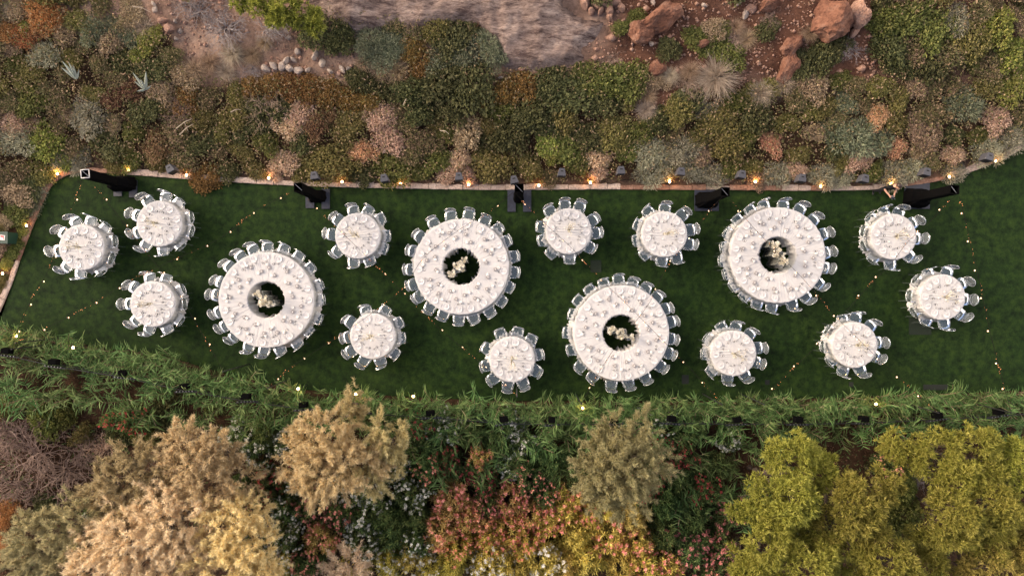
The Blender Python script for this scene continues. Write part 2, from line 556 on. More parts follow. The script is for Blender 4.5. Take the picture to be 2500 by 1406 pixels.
outcrop('rock_outcrop', [(745, -40), (1320, -30), (1372, 14), (1425, 52), (1472, 58), (1445, 100), (1415, 122), (1420, 150), (1330, 172), (1235, 165), (1205, 110), (1140, 60), (1040, 75), (960, 78), (880, 82), (815, 62), (780, 20)],
        0.22, M['slab'], 'large flat outcrop of pale weathered rock at the top of the bank', 5, math.radians(-32))

# ------------------------------------------------------------------ tables, cloths, chairs, place settings
def cloth_mat():
    k = NT('white_tulle')
    co = k.coord()
    n = k.noise(60.0, 3, 0.6, co)
    n2 = k.noise(2.5, 3, 0.6, co)
    c = k.ramp(n2, [(0.3, (0.60, 0.575, 0.565)), (0.7, (0.67, 0.65, 0.64))])
    bump = k.n('ShaderNodeBump', {'Strength': 0.25, 'Distance': 0.004, 'Height': n})
    p = k.n('ShaderNodeBsdfPrincipled', {'Base Color': c, 'Roughness': 0.85, 'Specular IOR Level': 0.1, 'Normal': bump.outputs[0]})
    t = k.n('ShaderNodeBsdfTranslucent', {'Color': (0.65, 0.63, 0.61)})
    return k.finish(k.n('ShaderNodeMixShader', {0: 0.15, 1: p.outputs[0], 2: t.outputs[0]}).outputs[0])

def clear_mat(name, tint, refl, diff, dcol, rough=0.05, fres_=1.55):
    """clear plastic: lets the ground through, mirrors the sky, a little milky"""
    k = NT(name)
    fres = fres_
    tr = k.n('ShaderNodeBsdfTransparent', {'Color': tint})
    gl = k.n('ShaderNodeBsdfGlossy', {'Color': (0.95, 0.96, 1.0), 'Roughness': rough})
    lw = k.n('ShaderNodeFresnel', {'IOR': fres})
    f = k.n('ShaderNodeMath', {0: lw.outputs[0], 1: refl}, operation='ADD', use_clamp=True)
    a = k.n('ShaderNodeMixShader', {0: f.outputs[0], 1: tr.outputs[0], 2: gl.outputs[0]})
    d = k.n('ShaderNodeBsdfDiffuse', {'Color': dcol})
    b = k.n('ShaderNodeMixShader', {0: diff, 1: a.outputs[0], 2: d.outputs[0]})
    return k.finish(b.outputs[0])

M['cloth'] = cloth_mat()
M['clear'] = clear_mat('clear_plastic', (0.94, 0.95, 0.95), 0.055, 0.055, (0.62, 0.71, 0.72))
M['clearrim'] = clear_mat('clear_plastic_edge', (0.85, 0.9, 0.88), 0.10, 0.13, (0.68, 0.74, 0.70))
M['glass'] = clear_mat('clear_glass', (0.995, 0.995, 0.995), 0.01, 0.04, (0.85, 0.82, 0.8), 0.05, 1.12)
M['acrylic'] = clear_mat('clear_acrylic', (0.90, 0.92, 0.90), 0.04, 0.06, (0.7, 0.7, 0.65))
M['acrylicrim'] = clear_mat('clear_acrylic_edge', (0.8, 0.85, 0.8), 0.1, 0.35, (0.75, 0.75, 0.68))
M['china'] = plain('white_china', (0.70, 0.68, 0.67), 0.25)
M['chinarim'] = plain('grey_china_rim', (0.62, 0.58, 0.56), 0.3)
M['linen'] = plain('grey_linen', (0.60, 0.56, 0.55), 0.8)
M['silver'] = plain('silver_cutlery', (0.62, 0.59, 0.58), 0.35, 0.2)
M['smoke'] = plain('grey_smoked_glass', (0.34, 0.31, 0.30), 0.3)
M['wax'] = plain('ivory_wax', (0.74, 0.71, 0.67), 0.6)
M['petal'] = plain('white_petals', (0.82, 0.78, 0.68), 0.7, noise=0.06)
M['cream'] = plain('cream_petals', (0.70, 0.62, 0.46), 0.7, noise=0.15)
M['twig'] = plain('olive_twig', (0.16, 0.13, 0.06), 0.8)
M['steel'] = plain('grey_steel', (0.35, 0.35, 0.36), 0.4, 0.8)

TAB_H = 0.75
# name phrase, centre in the photo (at table-top height), kind, chair directions (degrees)
TABLES = [
 ('small table at the far left', 199, 604, 0, [111, 79, 45, 13, -22, -56, -101, -135, -174, 146]),
 ('small table by the leftmost pole', 389, 546, 0, [123, 83, 53, 14, -14, -50, -89, -129, -162, 161]),
 ('small table left of leftmost ring table', 373, 742, 0, [104, 68, 29, 0, -35, -66, -105, -140, 180, 143]),
 ('leftmost ring table', 650, 732, 1, [123, 107, 91, 73, 55, 37, 16, 0, -21, -38, -57, -77, -95, -113, -133, -149, -166, 175, 160, 140]),
 ('upper small table between first two rings', 873.5, 575.6, 0, [103, 70, 39, 0, -27, -67, -102, -145, 176, 142]),
 ('lower small table between first two rings', 910, 820.5, 0, [108, 66, 27, -5, -41, -76, -112, -146, -177, 150]),
 ('second ring table from the left', 1126, 651, 1, [123, 102, 82, 63, 46, 30, 11, -6, -23, -41, -58, -77, -93, -111, -128, -145, -160, -177, 162, 144]),
 ('lowest small table, left of third ring', 1250, 877, 0, [115, 78, 44, 9, -27, -66, -99, -133, -165, 158]),
 ('small table by the middle pole', 1388, 564.5, 0, [132, 97, 65, 25, -3, -36, -87, -128, -161, 170]),
 ('small table by the fourth pole', 1622, 572, 0, [123, 86, 46, 10, -20, -59, -93, -133, -168, 159]),
 ('third ring table from the left', 1517, 813, 1, [109, 92, 76, 60, 44, 28, 12, -7, -23, -40, -61, -81, -100, -122, -140, -161, 180, 159, 143, 126]),
 ('rightmost ring table', 1899, 623, 1, [119, 103, 81, 62, 43, 24, 3, -14, -33, -54, -71, -94, -111, -127, -144, -159, -174, 171, 155, 137]),
 ('small table right of the third ring', 1791, 862, 0, [112, 81, 45, 10, -22, -60, -99, -137, -177, 150]),
 ('lower small table near the right end', 2086.6, 842, 0, [110, 81, 44, 4, -27, -71, -108, -142, -176, 149]),
 ('small table in front of the person', 2182, 578, 0, [135, 104, 71, 32, -3, -45, -90, -129, -163, 168]),
 ('rightmost small table', 2301.5, 725.5, 0, [114, 71, 30, -5, -39, -78, -118, -151, 178, 144]),
]
R_SMALL, R_RING, R_HOLE = 0.88, 1.86, 0.73
CLOCK = ["twelve", "one", "two", "three", "four", "five", "six", "seven", "eight", "nine", "ten", "eleven"]
def clock_names(angs):
    """a distinct half-hour on the dial for every direction"""
    free = list(range(24)); out = {}
    for a in sorted(angs, key=lambda a: ((90 - a) % 360)):
        p = ((90 - a) % 360) / 15.0
        s = min(free, key=lambda i: min((i - p) % 24, (p - i) % 24)); free.remove(s)
        out[a] = (CLOCK[s // 2] + " o'clock") if s % 2 == 0 else ('half past ' + CLOCK[s // 2])
    return out

def cloth_mesh(ring, seed):
    r = np.random.default_rng(seed)
    n = 256 if ring else 160
    th = np.arange(n) * 2 * PI / n
    R = R_RING if ring else R_SMALL
    def ruffle(freqs, amp):
        s = np.zeros(n)
        for f in freqs:
            s += amp * r.uniform(0.5, 1.0) * np.sin(f * th + r.uniform(0, 6.28) + 0.8 * np.sin(r.integers(2, 6) * th + r.uniform(0, 6.28)))
        return s
    ruf = ruffle(r.integers(22, 60, 6) * (2 if ring else 1), 0.012)
    wob = ruffle(r.integers(3, 11, 4), 0.028)
    rad = ruffle(r.integers(40, 110, 9) if ring else r.integers(16, 70, 9), 1.0) / 3.0
    lip = ruffle(r.integers(14, 48, 5), 0.004)
    hang = r.uniform(0.86, 1.0)
    rings = []
    R0 = R_HOLE if ring else 0.0
    if ring:
        ruf2 = ruffle(r.integers(9, 30, 6), 0.024); wob2 = ruffle(r.integers(2, 7, 4), 0.05)
        for q in (1.0, 0.8, 0.55, 0.3, 0.12, 0.03):       # inner skirt hangs to the grass and flares inwards
            rr = R_HOLE - 0.012 - 0.05 * q ** 1.3 - (ruf2 * q * 1.2 + wob2 * q * 0.8)
            rings.append((rr, np.full(n, 0.012 + (TAB_H - 0.012) * (1 - q))))
    rs = np.linspace(R0, R, 26 if ring else 18)
    for i, q in enumerate(rs):
        if q == 0.0:
            continue
        f = (q - R0) / (R - R0)
        x, y = q * np.cos(th), q * np.sin(th)
        w = np.clip((f - 0.35) / 0.5, 0, 1) if not ring else (0.55 + 0.45 * f)
        z = TAB_H + 0.008 * w * rad
        if ring:
            z = z + 0.003 * np.sin(rad * 5 + q * 2.5)
            q = q - (ruf2 * 0.8 if f == 0 else 0)
            x, y = q * np.cos(th), q * np.sin(th)
        else:                                              # sheer runner gathered across the middle of the table
            band = np.exp(-(y / 0.42) ** 4)
            z = z + 0.008 * band * (np.sin(y * 62 + 3 * np.sin(x * 2.2 + seed)) + 0.6 * np.sin(y * 103 + 2 * np.sin(x * 3 + seed * 2)))
        if f > 0.97:
            z = z - 0.004
        rings.append((np.zeros(n) + q + (lip if f > 0.99 else 0), z))
    for q in (0.02, 0.1, 0.25, 0.45, 0.7, 0.9, 1.0):       # outer skirt
        rr = R + 0.012 + lip + (0.025 + 0.05 * q ** 2) * q + ruf * q * 1.5 + wob * q * 1.2
        if q == 1.0:
            rr = rr + 0.03 + 0.5 * np.abs(ruf)
        zz = np.maximum(0.012, TAB_H - (TAB_H - 0.012) * q * (1.0 if q < 1 else 1.0)) * np.ones(n)
        rings.append((rr, zz))
    V, F = [], []
    if not ring:
        V.append((0, 0, TAB_H))
    b0 = len(V)
    for rr, zz in rings:
        for k in range(n):
            V.append((rr[k] * math.cos(th[k]), rr[k] * math.sin(th[k]), zz[k]))
    if not ring:
        for k in range(n):
            F.append((0, 1 + k, 1 + (k + 1) % n))
    for i in range(len(rings) - 1):
        for k in range(n):
            j = (k + 1) % n
            F.append((b0 + i * n + k, b0 + (i + 1) * n + k, b0 + (i + 1) * n + j, b0 + i * n + j))
    return mesh('tablecloth', V, F, [M['cloth']], smooth=True)

# --- chair (local +x points away from the table)
def chair_proto():
    root = bpy.data.objects.new('clear_chair', None)
    COL.objects.link(root)
    o = []
    for k in range(5): o.append((-0.215, -0.205 + 0.41 * k / 4))
    o += [(0.0, 0.205), (0.14, 0.19)]
    for k in range(7):
        a = PI / 2 - PI * k / 6
        o.append((0.15 + 0.065 * math.cos(a), 0.185 * math.sin(a)))
    o += [(0.14, -0.19), (0.0, -0.205)]
    b = MB()
    b.slab(o, 0.022, lambda u, v, w: (u, v, 0.445 + w + 0.25 * v * v - 0.008 * (u < -0.2)), 0)
    b.tube([(u, v, 0.460 + 0.25 * v * v) for u, v in o], 0.0075, 5, 1, closed=True)
    obj('seat', b.me('seat', [M['clear'], M['clearrim']], True), root)
    # round medallion back, leaning outwards
    def bf(u, v, w):
        z = 0.50 + u
        return (0.20 + 0.12 * u - 0.55 * v * v + w, v, z)
    oo = [(0.235 + 0.225 * math.sin(2 * PI * k / 22), 0.195 * math.cos(2 * PI * k / 22)) for k in range(22)]
    b = MB()
    b.slab(oo, 0.014, bf, 0)
    b.tube([bf(u, v, 0.007) for u, v in oo], 0.009, 5, 1, closed=True)
    for s in (-1, 1):
        b.tube([(0.175, s * 0.165, 0.46), (0.21, s * 0.15, 0.53), bf(0.10, s * 0.165, 0.007)], 0.009, 5, 1)
    obj('backrest', b.me('backrest', [M['clear'], M['clearrim']], True), root)
    for s in (-1, 1):
        b = MB(); b.tube([(-0.19, s * 0.185, 0.45), (-0.20, s * 0.19, 0.0)], [0.019, 0.013], 6)
        obj('leg', b.me('leg', [M['clear']]), root)
        b = MB(); b.tube([(0.165, s * 0.165, 0.45), (0.185, s * 0.17, 0.22), (0.22, s * 0.175, 0.0)], [0.019, 0.016, 0.013], 6)
        obj('leg', b.me('leg', [M['clear']]), root)
    return root

chair0 = chair_proto()
# --- place setting pieces (local +x points outwards to the guest)
b = MB(); b.lathe([(0.10, 0.0), (0.135, 0.012), (0.135, 0.018), (0.128, 0.016), (0.105, 0.008), (0.10, 0.004), (0.0, 0.004)], 20, 0)
b.lathe([(0.098, 0.0045), (0.094, 0.0105), (0.088, 0.0045)], 20, 1, cap=False)
plate_me = b.me('dinner_plate', [M['china'], M['chinarim']], True)
b = MB(); b.box((0, 0, 0.02), (0.13, 0.026, 0.016), 0, 0.15); b.box((0.02, 0.0, 0.031), (0.022, 0.040, 0.010), 0, 0.15); b.box((-0.05, 0.012, 0.022), (0.05, 0.018, 0.014), 0, 0.6)
napkin_me = b.me('napkin', [M['linen']])
b = MB(); b.box((0.03, 0, 0.004), (0.12, 0.013, 0.005)); b.box((-0.06, 0, 0.004), (0.075, 0.022, 0.004), 0, 0, 0.8)
knife_me = b.me('knife', [M['silver']])
b = MB(); b.box((0.03, 0, 0.004), (0.11, 0.011, 0.005)); b.box((-0.035, 0, 0.004), (0.03, 0.024, 0.004))
for q in (-0.009, 0.0, 0.009): b.box((-0.07, q, 0.004), (0.045, 0.004, 0.004))
fork_me = b.me('fork', [M['silver']])
b = MB(); b.lathe([(0.035, 0.0), (0.033, 0.004), (0.005, 0.008), (0.004, 0.085), (0.02, 0.095), (0.042, 0.13), (0.044, 0.16), (0.036, 0.205), (0.034, 0.205), (0.041, 0.16), (0.038, 0.13), (0.0, 0.10)], 14)
wine_me = b.me('wine_glass', [M['glass']], True)
b = MB(); b.lathe([(0.032, 0.0), (0.036, 0.09), (0.034, 0.09), (0.030, 0.008), (0.0, 0.008)], 14)
tumbler_me = b.me('tumbler', [M['glass']], True)
b = MB(); b.box((0, 0, 0.02), (0.125, 0.125, 0.04)); b.box((0, 0, 0.042), (0.10, 0.10, 0.004))
votive_me = b.me('candle_holder', [M['smoke']])
b = MB(); b.lathe([(0.022, 0.0445), (0.022, 0.050), (0.010, 0.048), (0.0, 0.048)], 10); votive_wax = b.me('candle', [M['wax']])
b = MB(); b.lathe([(0.0, 0.0), (0.055, 0.0), (0.057, 0.04), (0.048, 0.046), (0.0, 0.038)], 14)
pillar_me = b.me('pillar_candle', [M['wax']], True)

def bloom_mesh(name, seed, s, mat, petals=7):
    r = np.random.default_rng(seed); b = MB()
    for ringi, (n, rr, tilt) in enumerate(((petals, 1.0, 0.35), (petals - 2, 0.62, 0.8), (3, 0.3, 1.2))):
        for k in range(n):
            a = 2 * PI * k / n + ringi * 0.5 + r.uniform(-.2, .2)
            d = Vector((math.cos(a), math.sin(a), 0)); up = Vector((0, 0, 1)); sd = Vector((-d.y, d.x, 0))
            dir_ = (d * math.cos(tilt) + up * math.sin(tilt)) * s * (0.6 + 0.4 * rr)
            p0 = d * s * 0.08 * rr + up * 0.02 * s
            b.add([p0, p0 + dir_ * 0.55 + sd * s * 0.34 * rr + up * s * .05, p0 + dir_, p0 + dir_ * 0.55 - sd * s * 0.34 * rr + up * s * .05, p0 + dir_ * .55 - up * s * .03], [(0, 1, 2, 4), (0, 4, 2, 3), (0, 3, 2, 1)])
    return b.me(name, [mat])
rose_me = [bloom_mesh('bloom', i, 0.062 + 0.012 * i, M['petal']) for i in range(3)]

def put(name, me, tx, ty, ang, rad, z, label, cat, group, tang=0.0, rot=None):
    """place something on a table in polar table coordinates"""
    a = math.radians(ang)
    return obj(name, me, None, (tx + rad * math.cos(a) - tang * math.sin(a), ty + rad * math.sin(a) + tang * math.cos(a), z), a if rot is None else rot, label, cat, group)

r2 = np.random.default_rng(21)
first_chair = True
for ti, (tname, px, py, ring, angs) in enumerate(TABLES):
    tx, ty = U(px, py, TAB_H)
    R = R_RING if ring else R_SMALL
    # table under the cloth
    t = bpy.data.objects.new('ring_table' if ring else 'round_table', None); COL.objects.link(t)
    t.location = (tx, ty, 0)
    tag(t, f'wooden {"ring-shaped" if ring else "round"} tabletop under the cloth, {tname}', 'table', 'banquet tables')
    b = MB()
    if ring:
        nn = 48; V = []; Fq = []
        for k in range(nn):
            c_, s_ = math.cos(2 * PI * k / nn), math.sin(2 * PI * k / nn)
            for rr, zz in ((R_HOLE + .02, .70), (R - .02, .70), (R - .02, .735), (R_HOLE + .02, .735)): V.append((rr * c_, rr * s_, zz))
        for k in range(nn):
            for q in range(4):
                Fq.append((k * 4 + q, k * 4 + (q + 1) % 4, ((k + 1) % nn) * 4 + (q + 1) % 4, ((k + 1) % nn) * 4 + q))
        b.add(V, Fq)
    else:
        b.lathe([(0.0, 0.70), (R - .03, 0.70), (R - .03, 0.735), (0.0, 0.735)], 32)
    obj('tabletop', b.me('tabletop', [M['twig']]), t)
    for k in range(8 if ring else 4):
        a = 2 * PI * k / (8 if ring else 4) + 0.4; rr = 1.3 if ring else 0.5
        b = MB(); b.tube([(rr * math.cos(a), rr * math.sin(a), 0.70), (rr * math.cos(a), rr * math.sin(a), 0.0)], 0.02, 6)
        obj('leg', b.me('leg', [M['steel']]), t)
    obj('tablecloth', cloth_mesh(ring, 100 + ti), None, (tx, ty, 0), 0.0,
        f'white pleated tulle cloth over the {tname}', 'tablecloth', 'white cloths on the ring tables' if ring else 'white cloths on the small round tables')
    names = clock_names(angs)
    for ai, a in enumerate(angs):
        ck = names[a]
        # chair
        if first_chair:
            ch = chair0; first_chair = False
        else:
            ch = copy_tree(chair0)
        rc = R + 0.14 + r2.uniform(-0.035, 0.06)
        aa = math.radians(a)
        ch.location = (tx + rc * math.cos(aa), ty + rc * math.sin(aa), 0)
        ch.rotation_euler = (0, 0, aa + math.radians(r2.normal(0, 6)))
        ch.scale = (1.06, 1.17, 1.02)
        tag(ch, f"clear plastic chair at {ck} of the {tname}", 'chair', f'clear chairs around the {tname}')
        gp = f'table settings on the {tname}'
        jr = r2.uniform(-0.012, 0.012)
        put('dinner_plate', plate_me, tx, ty, a, R - 0.19 + jr, TAB_H + 0.006, f"white plate at {ck} of the {tname}", 'plate', gp)
        put('napkin', napkin_me, tx, ty, a, R - 0.19 + jr, TAB_H + 0.008, f"grey napkin at {ck} of the {tname}", 'napkin', gp, rot=aa + r2.uniform(-0.25, 0.25))
        put('knife', knife_me, tx, ty, a, R - 0.16, TAB_H + 0.007, f"silver knife at {ck} of the {tname}", 'knife', gp, 0.185)
        put('fork', fork_me, tx, ty, a, R - 0.16, TAB_H + 0.007, f"silver fork at {ck} of the {tname}", 'fork', gp, -0.185)
        put('wine_glass', wine_me, tx, ty, a, R - 0.42, TAB_H + 0.006, f"wine glass at {ck} of the {tname}", 'glass', gp, 0.07)
        put('tumbler', tumbler_me, tx, ty, a, R - 0.38, TAB_H + 0.006, f"clear tumbler at {ck} of the {tname}", 'glass', gp, -0.05)
    if ring:
        g1 = f'grey candle holders on the {tname}'; g2 = f'white pillar candles on the {tname}'
        va = [7.5 + 15 * k for k in range(24)]
        cn = clock_names(va)
        for k, a in enumerate(va):
            rr = (1.03, 1.30, 1.12, 1.38)[k % 4] + r2.uniform(-0.04, 0.04)
            da = r2.uniform(-4, 4)
            v = put('candle_holder', votive_me, tx, ty, a + da, rr, TAB_H + 0.005, f"square grey candle holder towards {cn[a]} on the {tname}", 'candle holder', g1, rot=r2.uniform(0, 1.5))
            obj('candle', votive_wax, v)
            put('pillar_candle', pillar_me, tx, ty, a + 7 + r2.uniform(-3, 3), rr + (0.12 if k % 2 else -0.05), TAB_H + 0.005, f"round white candle towards {cn[a]} on the {tname}", 'candle', g2, rot=0)
    else:
        # sprays of pale twigs and a few blossoms in the middle
        c = bpy.data.objects.new('table_flowers', None); COL.objects.link(c); c.location = (tx, ty, TAB_H + 0.008)
        dx, dy = (px - CX) / 1000, (CY - py) / 1000
        c.rotation_euler = (0, 0, math.atan2(dy, dx) + r2.uniform(-0.4, 0.4))
        tag(c, f'spray of cream twigs on the {tname}', 'flowers', 'flower sprays on the small tables')
        b = MB(); b.lathe([(0.0, 0.0), (0.035, 0.0), (0.03, 0.05), (0.022, 0.16), (0.018, 0.16), (0.0, 0.02)], 10); obj('vase', b.me('vase', [M['glass']], True), c)
        b = MB(); tips = []
        for k in range(15):
            a = r2.uniform(-PI, PI) if k < 7 else r2.normal(0, 0.5)
            L = r2.uniform(0.12, 0.34) if k >= 7 else r2.uniform(0.08, 0.2); hh = r2.uniform(0.22, 0.5)
            p = [(0, 0, 0.02), (0.2 * L * math.cos(a), 0.2 * L * math.sin(a), 0.18), (0.7 * L * math.cos(a + .2), 0.7 * L * math.sin(a + .2), 0.18 + hh * .6), (L * math.cos(a), L * math.sin(a), 0.16 + hh)]
            b.tube(p, [0.006, 0.005, 0.004, 0.003], 4); tips.append(p[-1])
        obj('stem', b.me('stem', [M['twig']]), c)
        P = []; D = []
        for tp in tips:
            for q in range(7):
                P.append(np.array(tp) + r2.normal(0, 0.035, 3)); D.append(r2.normal(0, 1, 3) + np.array((0, 0, 0.6)))
        V, Fq = leaf_quads(np.array(P), np.array(D), 0.05, 0.022, r2)
        so_ = obj('sprig', mesh('sprig', V, Fq, [M['cream']]), c); so_['kind'] = 'stuff'
        for k in range(r2.integers(3, 6)):
            bl = obj('bloom', rose_me[k % 3], c, (r2.normal(0, 0.07), r2.normal(0, 0.07), 0.18 + r2.uniform(0, 0.1)), scale=(0.7, 0.7, 0.7))
        a = r2.uniform(0, 2 * PI); nm3 = clock_names([math.degrees(a + q * 2.1) for q in range(3)]); cn3 = [nm3[math.degrees(a + q * 2.1)] for q in range(3)]
        for k in range(3):
            rr = r2.uniform(0.16, 0.3)
            pc = obj('pillar_candle', pillar_me, None, (tx + rr * math.cos(a + k * 2.1), ty + rr * math.sin(a + k * 2.1), TAB_H + 0.006), 0, f"small white candle towards {cn3[k]} on the {tname}", 'candle', f'white candles on the {tname}', scale=(0.6, 0.6, 0.7))

# --- clear plinths with white flowers standing in the hole of each ring table
def plinth(px, py, w, d, h, rz, tname, which, blooms, seed):
    r = np.random.default_rng(seed)
    x, y = U(px, py, h)
    t = bpy.data.objects.new('clear_plinth', None); COL.objects.link(t); t.location = (x, y, 0); t.rotation_euler = (0, 0, rz)
    tag(t, f'{which} clear acrylic plinth inside the {tname}', 'plinth', f'clear plinths inside the {tname}')
    e = 0.012
    b = MB(); b.box((0, 0, h - e / 2), (w, d, e)); obj('top', b.me('top', [M['acrylic']]), t)
    for sx, sy in ((1, 0), (-1, 0), (0, 1), (0, -1)):
        b = MB(); b.box((sx * (w / 2 - e / 2), sy * (d / 2 - e / 2), (h - e) / 2 - 0.001), (e if sx else w - 2 * e, d if sx else e, h - e - 0.002)); obj('panel', b.me('panel', [M['acrylic']]), t)
    b = MB()
    for z in (0.008, h):
        b.tube([(-w / 2, -d / 2, z), (w / 2, -d / 2, z), (w / 2, d / 2, z), (-w / 2, d / 2, z)], 0.007, 4, 0, closed=True)
    for sx in (-1, 1):
        for sy in (-1, 1):
            b.tube([(sx * w / 2, sy * d / 2, 0.01), (sx * w / 2, sy * d / 2, h)], 0.007, 4)
    obj('edge_trim', b.me('edge_trim', [M['acrylicrim']]), t)
    f = bpy.data.objects.new('flower_arrangement', None); COL.objects.link(f); f.location = (x, y, h + 0.006); f.rotation_euler = (0, 0, rz)
    tag(f, f'white flowers on {which} plinth inside the {tname}', 'flowers', f'white flowers inside the {tname}')
    b = MB()
    for k in range(blooms):
        bx, by = r.uniform(-w * .55, w * .55), r.uniform(-d * .55, d * .55); bz = r.uniform(0.08, 0.28)
        b.tube([(bx * .3, by * .3, 0.0), (bx * .8, by * .8, bz * .6), (bx, by, bz)], 0.004, 4)
        o = obj('bloom', rose_me[r.integers(0, 3)], f, (bx, by, bz), (r.uniform(-.5, .5), r.uniform(-.5, .5), r.uniform(0, 6)))
    obj('stem', b.me('stem', [M['twig']]), f)

LT = {t[0]: t for t in TABLES}
n1, n2, n3, n4 = 'leftmost ring table', 'second ring table from the left', 'third ring table from the left', 'rightmost ring table'
plinth(634, 720, 0.28, 0.26, 1.0, 0.2, n1, 'rear', 9, 1); plinth(645, 735, 0.36, 0.34, 1.1, 0.25, n1, 'widest', 15, 2); plinth(665, 741, 0.20, 0.18, 1.0, 0.3, n1, 'smallest', 6, 3)
plinth(1120, 653, 0.40, 0.34, 0.9, 0.25, n2, 'widest', 15, 4); plinth(1134, 636, 0.20, 0.18, 0.9, 0.2, n2, 'smallest', 6, 5); plinth(1104, 669, 0.24, 0.22, 0.8, 0.3, n2, 'lower', 9, 6)
plinth(1493, 806, 0.28, 0.26, 0.9, 0.1, n3, 'left', 12, 7); plinth(1518, 815, 0.36, 0.32, 1.0, 0.1, n3, 'widest', 14, 8); plinth(1537, 824, 0.20, 0.18, 0.8, 0.15, n3, 'smallest', 5, 9)
plinth(1885, 598, 0.26, 0.24, 1.0, -0.35, n4, 'upper', 9, 10); plinth(1900, 620, 0.36, 0.30, 1.1, -0.5, n4, 'middle', 18, 11); plinth(1907, 642, 0.28, 0.26, 1.1, -0.5, n4, 'lower', 14, 12)
for (px, py, tname) in ((1913, 612, n4), (1552, 822, n3), (1525, 835, n3)):
    pass

# ------------------------------------------------------------------ black draped poles, string lights
M['drape'] = plain('black_fabric', (0.0028, 0.0028, 0.003), 0.95, spec=0.03)
M['navy'] = plain('dark_navy_plate', (0.018, 0.021, 0.036), 0.55, noise=0.35, scale=9)
M['whitemetal'] = plain('white_metal', (0.55, 0.52, 0.50), 0.4)
M['blackmetal'] = plain('black_metal', (0.015, 0.015, 0.016), 0.45)
M['lampbody'] = plain('dark_grey_case', (0.055, 0.055, 0.066), 0.5, noise=0.15, scale=30)
M['recess'] = plain('black_recess', (0.004, 0.004, 0.005), 0.8)
M['bulb'] = plain('lit_bulb', (1.0, 0.8, 0.6), 0.4, emit=((1.0, 0.55, 0.28), 1.7))
M['fairy'] = plain('lit_fairy_lights', (0.8, 0.35, 0.15), 0.4, emit=((1.0, 0.36, 0.12), 0.6))
M['wire'] = plain('dark_cable', (0.010, 0.008, 0.007), 0.8, spec=0.1)
M['lens'] = plain('lit_lens', (1.0, 0.85, 0.65), 0.4, emit=((1.0, 0.58, 0.28), 8.0))

POST_H = 2.5
# base centre px, drape base half sizes, shoulder height, plates [(px0,py0,px1,py1)], frame colour
POSTS = [
 ('leftmost', (303, 450), (0.50, 0.28), 0.55, [(277, 436, 297, 479), (315, 440, 334, 482)], 'whitemetal', 0.06),
 ('second', (776, 480), (0.33, 0.24), 0.35, [(746, 462, 767, 508), (785, 461, 805, 510)], 'blackmetal', 0.04),
 ('middle', (1266, 482), (0.19, 0.22), 0.2, [(1239, 461, 1259, 517), (1277, 461, 1297, 517)], 'blackmetal', 0.0),
 ('fourth', (1723, 490), (0.42, 0.30), 0.7, [(1696, 460, 1755, 515)], 'blackmetal', -0.03),
 ('rightmost', (2232, 485), (0.46, 0.36), 0.55, [(2209, 447, 2270, 510)], 'blackmetal', -0.08),
]
POST_TOP = []
for (nm, (bx, by), (hx, hy), sh, plates, fcol, rz) in POSTS:
    x, y = U(bx, by, 0.0)
    r = np.random.default_rng(int(bx))
    t = bpy.data.objects.new('draped_pole', None); COL.objects.link(t); t.location = (x, y, 0.004)
    tag(t, f'{nm} of the tall square poles draped in black cloth beside the kerb', 'pole', 'black draped light poles along the kerb')
    for (a0, b0, a1, b1) in plates:
        p0 = U(a0, b0, 0.05); p1 = U(a1, b1, 0.05)
        b = MB(); b.box(((p0[0] + p1[0]) / 2 - x, (p0[1] + p1[1]) / 2 - y, 0.025), (abs(p1[0] - p0[0]), abs(p1[1] - p0[1]), 0.05))
        obj('base_plate', b.me('base_plate', [M['navy']]), t)
    # drape: rounded loft from the wide foot to the square shaft
    n = 28; V = []; Fq = []
    lev = [(0.055, 1.08, 0), (sh * 0.5, 1.0, 0), (sh * 0.85, 0.92, 0.1), (sh, 0.74, 0.4), (sh + 0.12, 0.0, 1), (1.5, 0, 1), (POST_H, 0, 1)]
    for (z, k, m) in lev:
        for q in range(n):
            a = 2 * PI * q / n + PI / 4
            ca, sa = math.cos(a), math.sin(a)
            e = 0.55
            sx = math.copysign(abs(ca) ** e, ca); sy = math.copysign(abs(sa) ** e, sa)
            fold = 1 + (0.05 * math.sin(9 * a + bx) + r.uniform(-.02, .02)) * (1 - m)
            big = (hx * sx * k * fold, hy * sy * k * fold)
            hw = 0.165 + 0.006 * math.sin(7 * a + z * 3)
            e2 = 0.25
            sm = (hw * math.copysign(abs(ca) ** e2, ca), hw * math.copysign(abs(sa) ** e2, sa))
            V.append((big[0] * (1 - m) + sm[0] * m, big[1] * (1 - m) + sm[1] * m, z))
    for i in range(len(lev) - 1):
        for q in range(n):
            Fq.append((i * n + q, i * n + (q + 1) % n, (i + 1) * n + (q + 1) % n, (i + 1) * n + q))
    obj('drape', mesh('drape', V, Fq, [M['drape']]), t, rot=rz)
    b = MB()
    for s in (-1, 1):
        b.tube([(s * 0.15, -0.15, POST_H + 0.01), (s * 0.15, 0.15, POST_H + 0.01)], 0.018, 8)
        if not (fcol == 'whitemetal' and s > 0):
            b.tube([(-0.15, s * 0.15, POST_H + 0.012), (0.15, s * 0.15, POST_H + 0.012)], 0.018, 8)
        else:
            b.tube([(-0.15, s * 0.15, POST_H + 0.012), (0.15, s * 0.15, POST_H + 0.012)], 0.018, 8)
    obj('top_frame', b.me('top_frame', [M[fcol if fcol == 'whitemetal' else 'drape']], True), t, rot=rz)
    b = MB(); b.tube([(-0.14, 0.14, POST_H - 0.02), (0.14, -0.14, POST_H - 0.06)], 0.012, 6)
    obj('brace', b.me('brace', [M['steel']]), t, rot=rz)
    POST_TOP.append((x, y, POST_H))

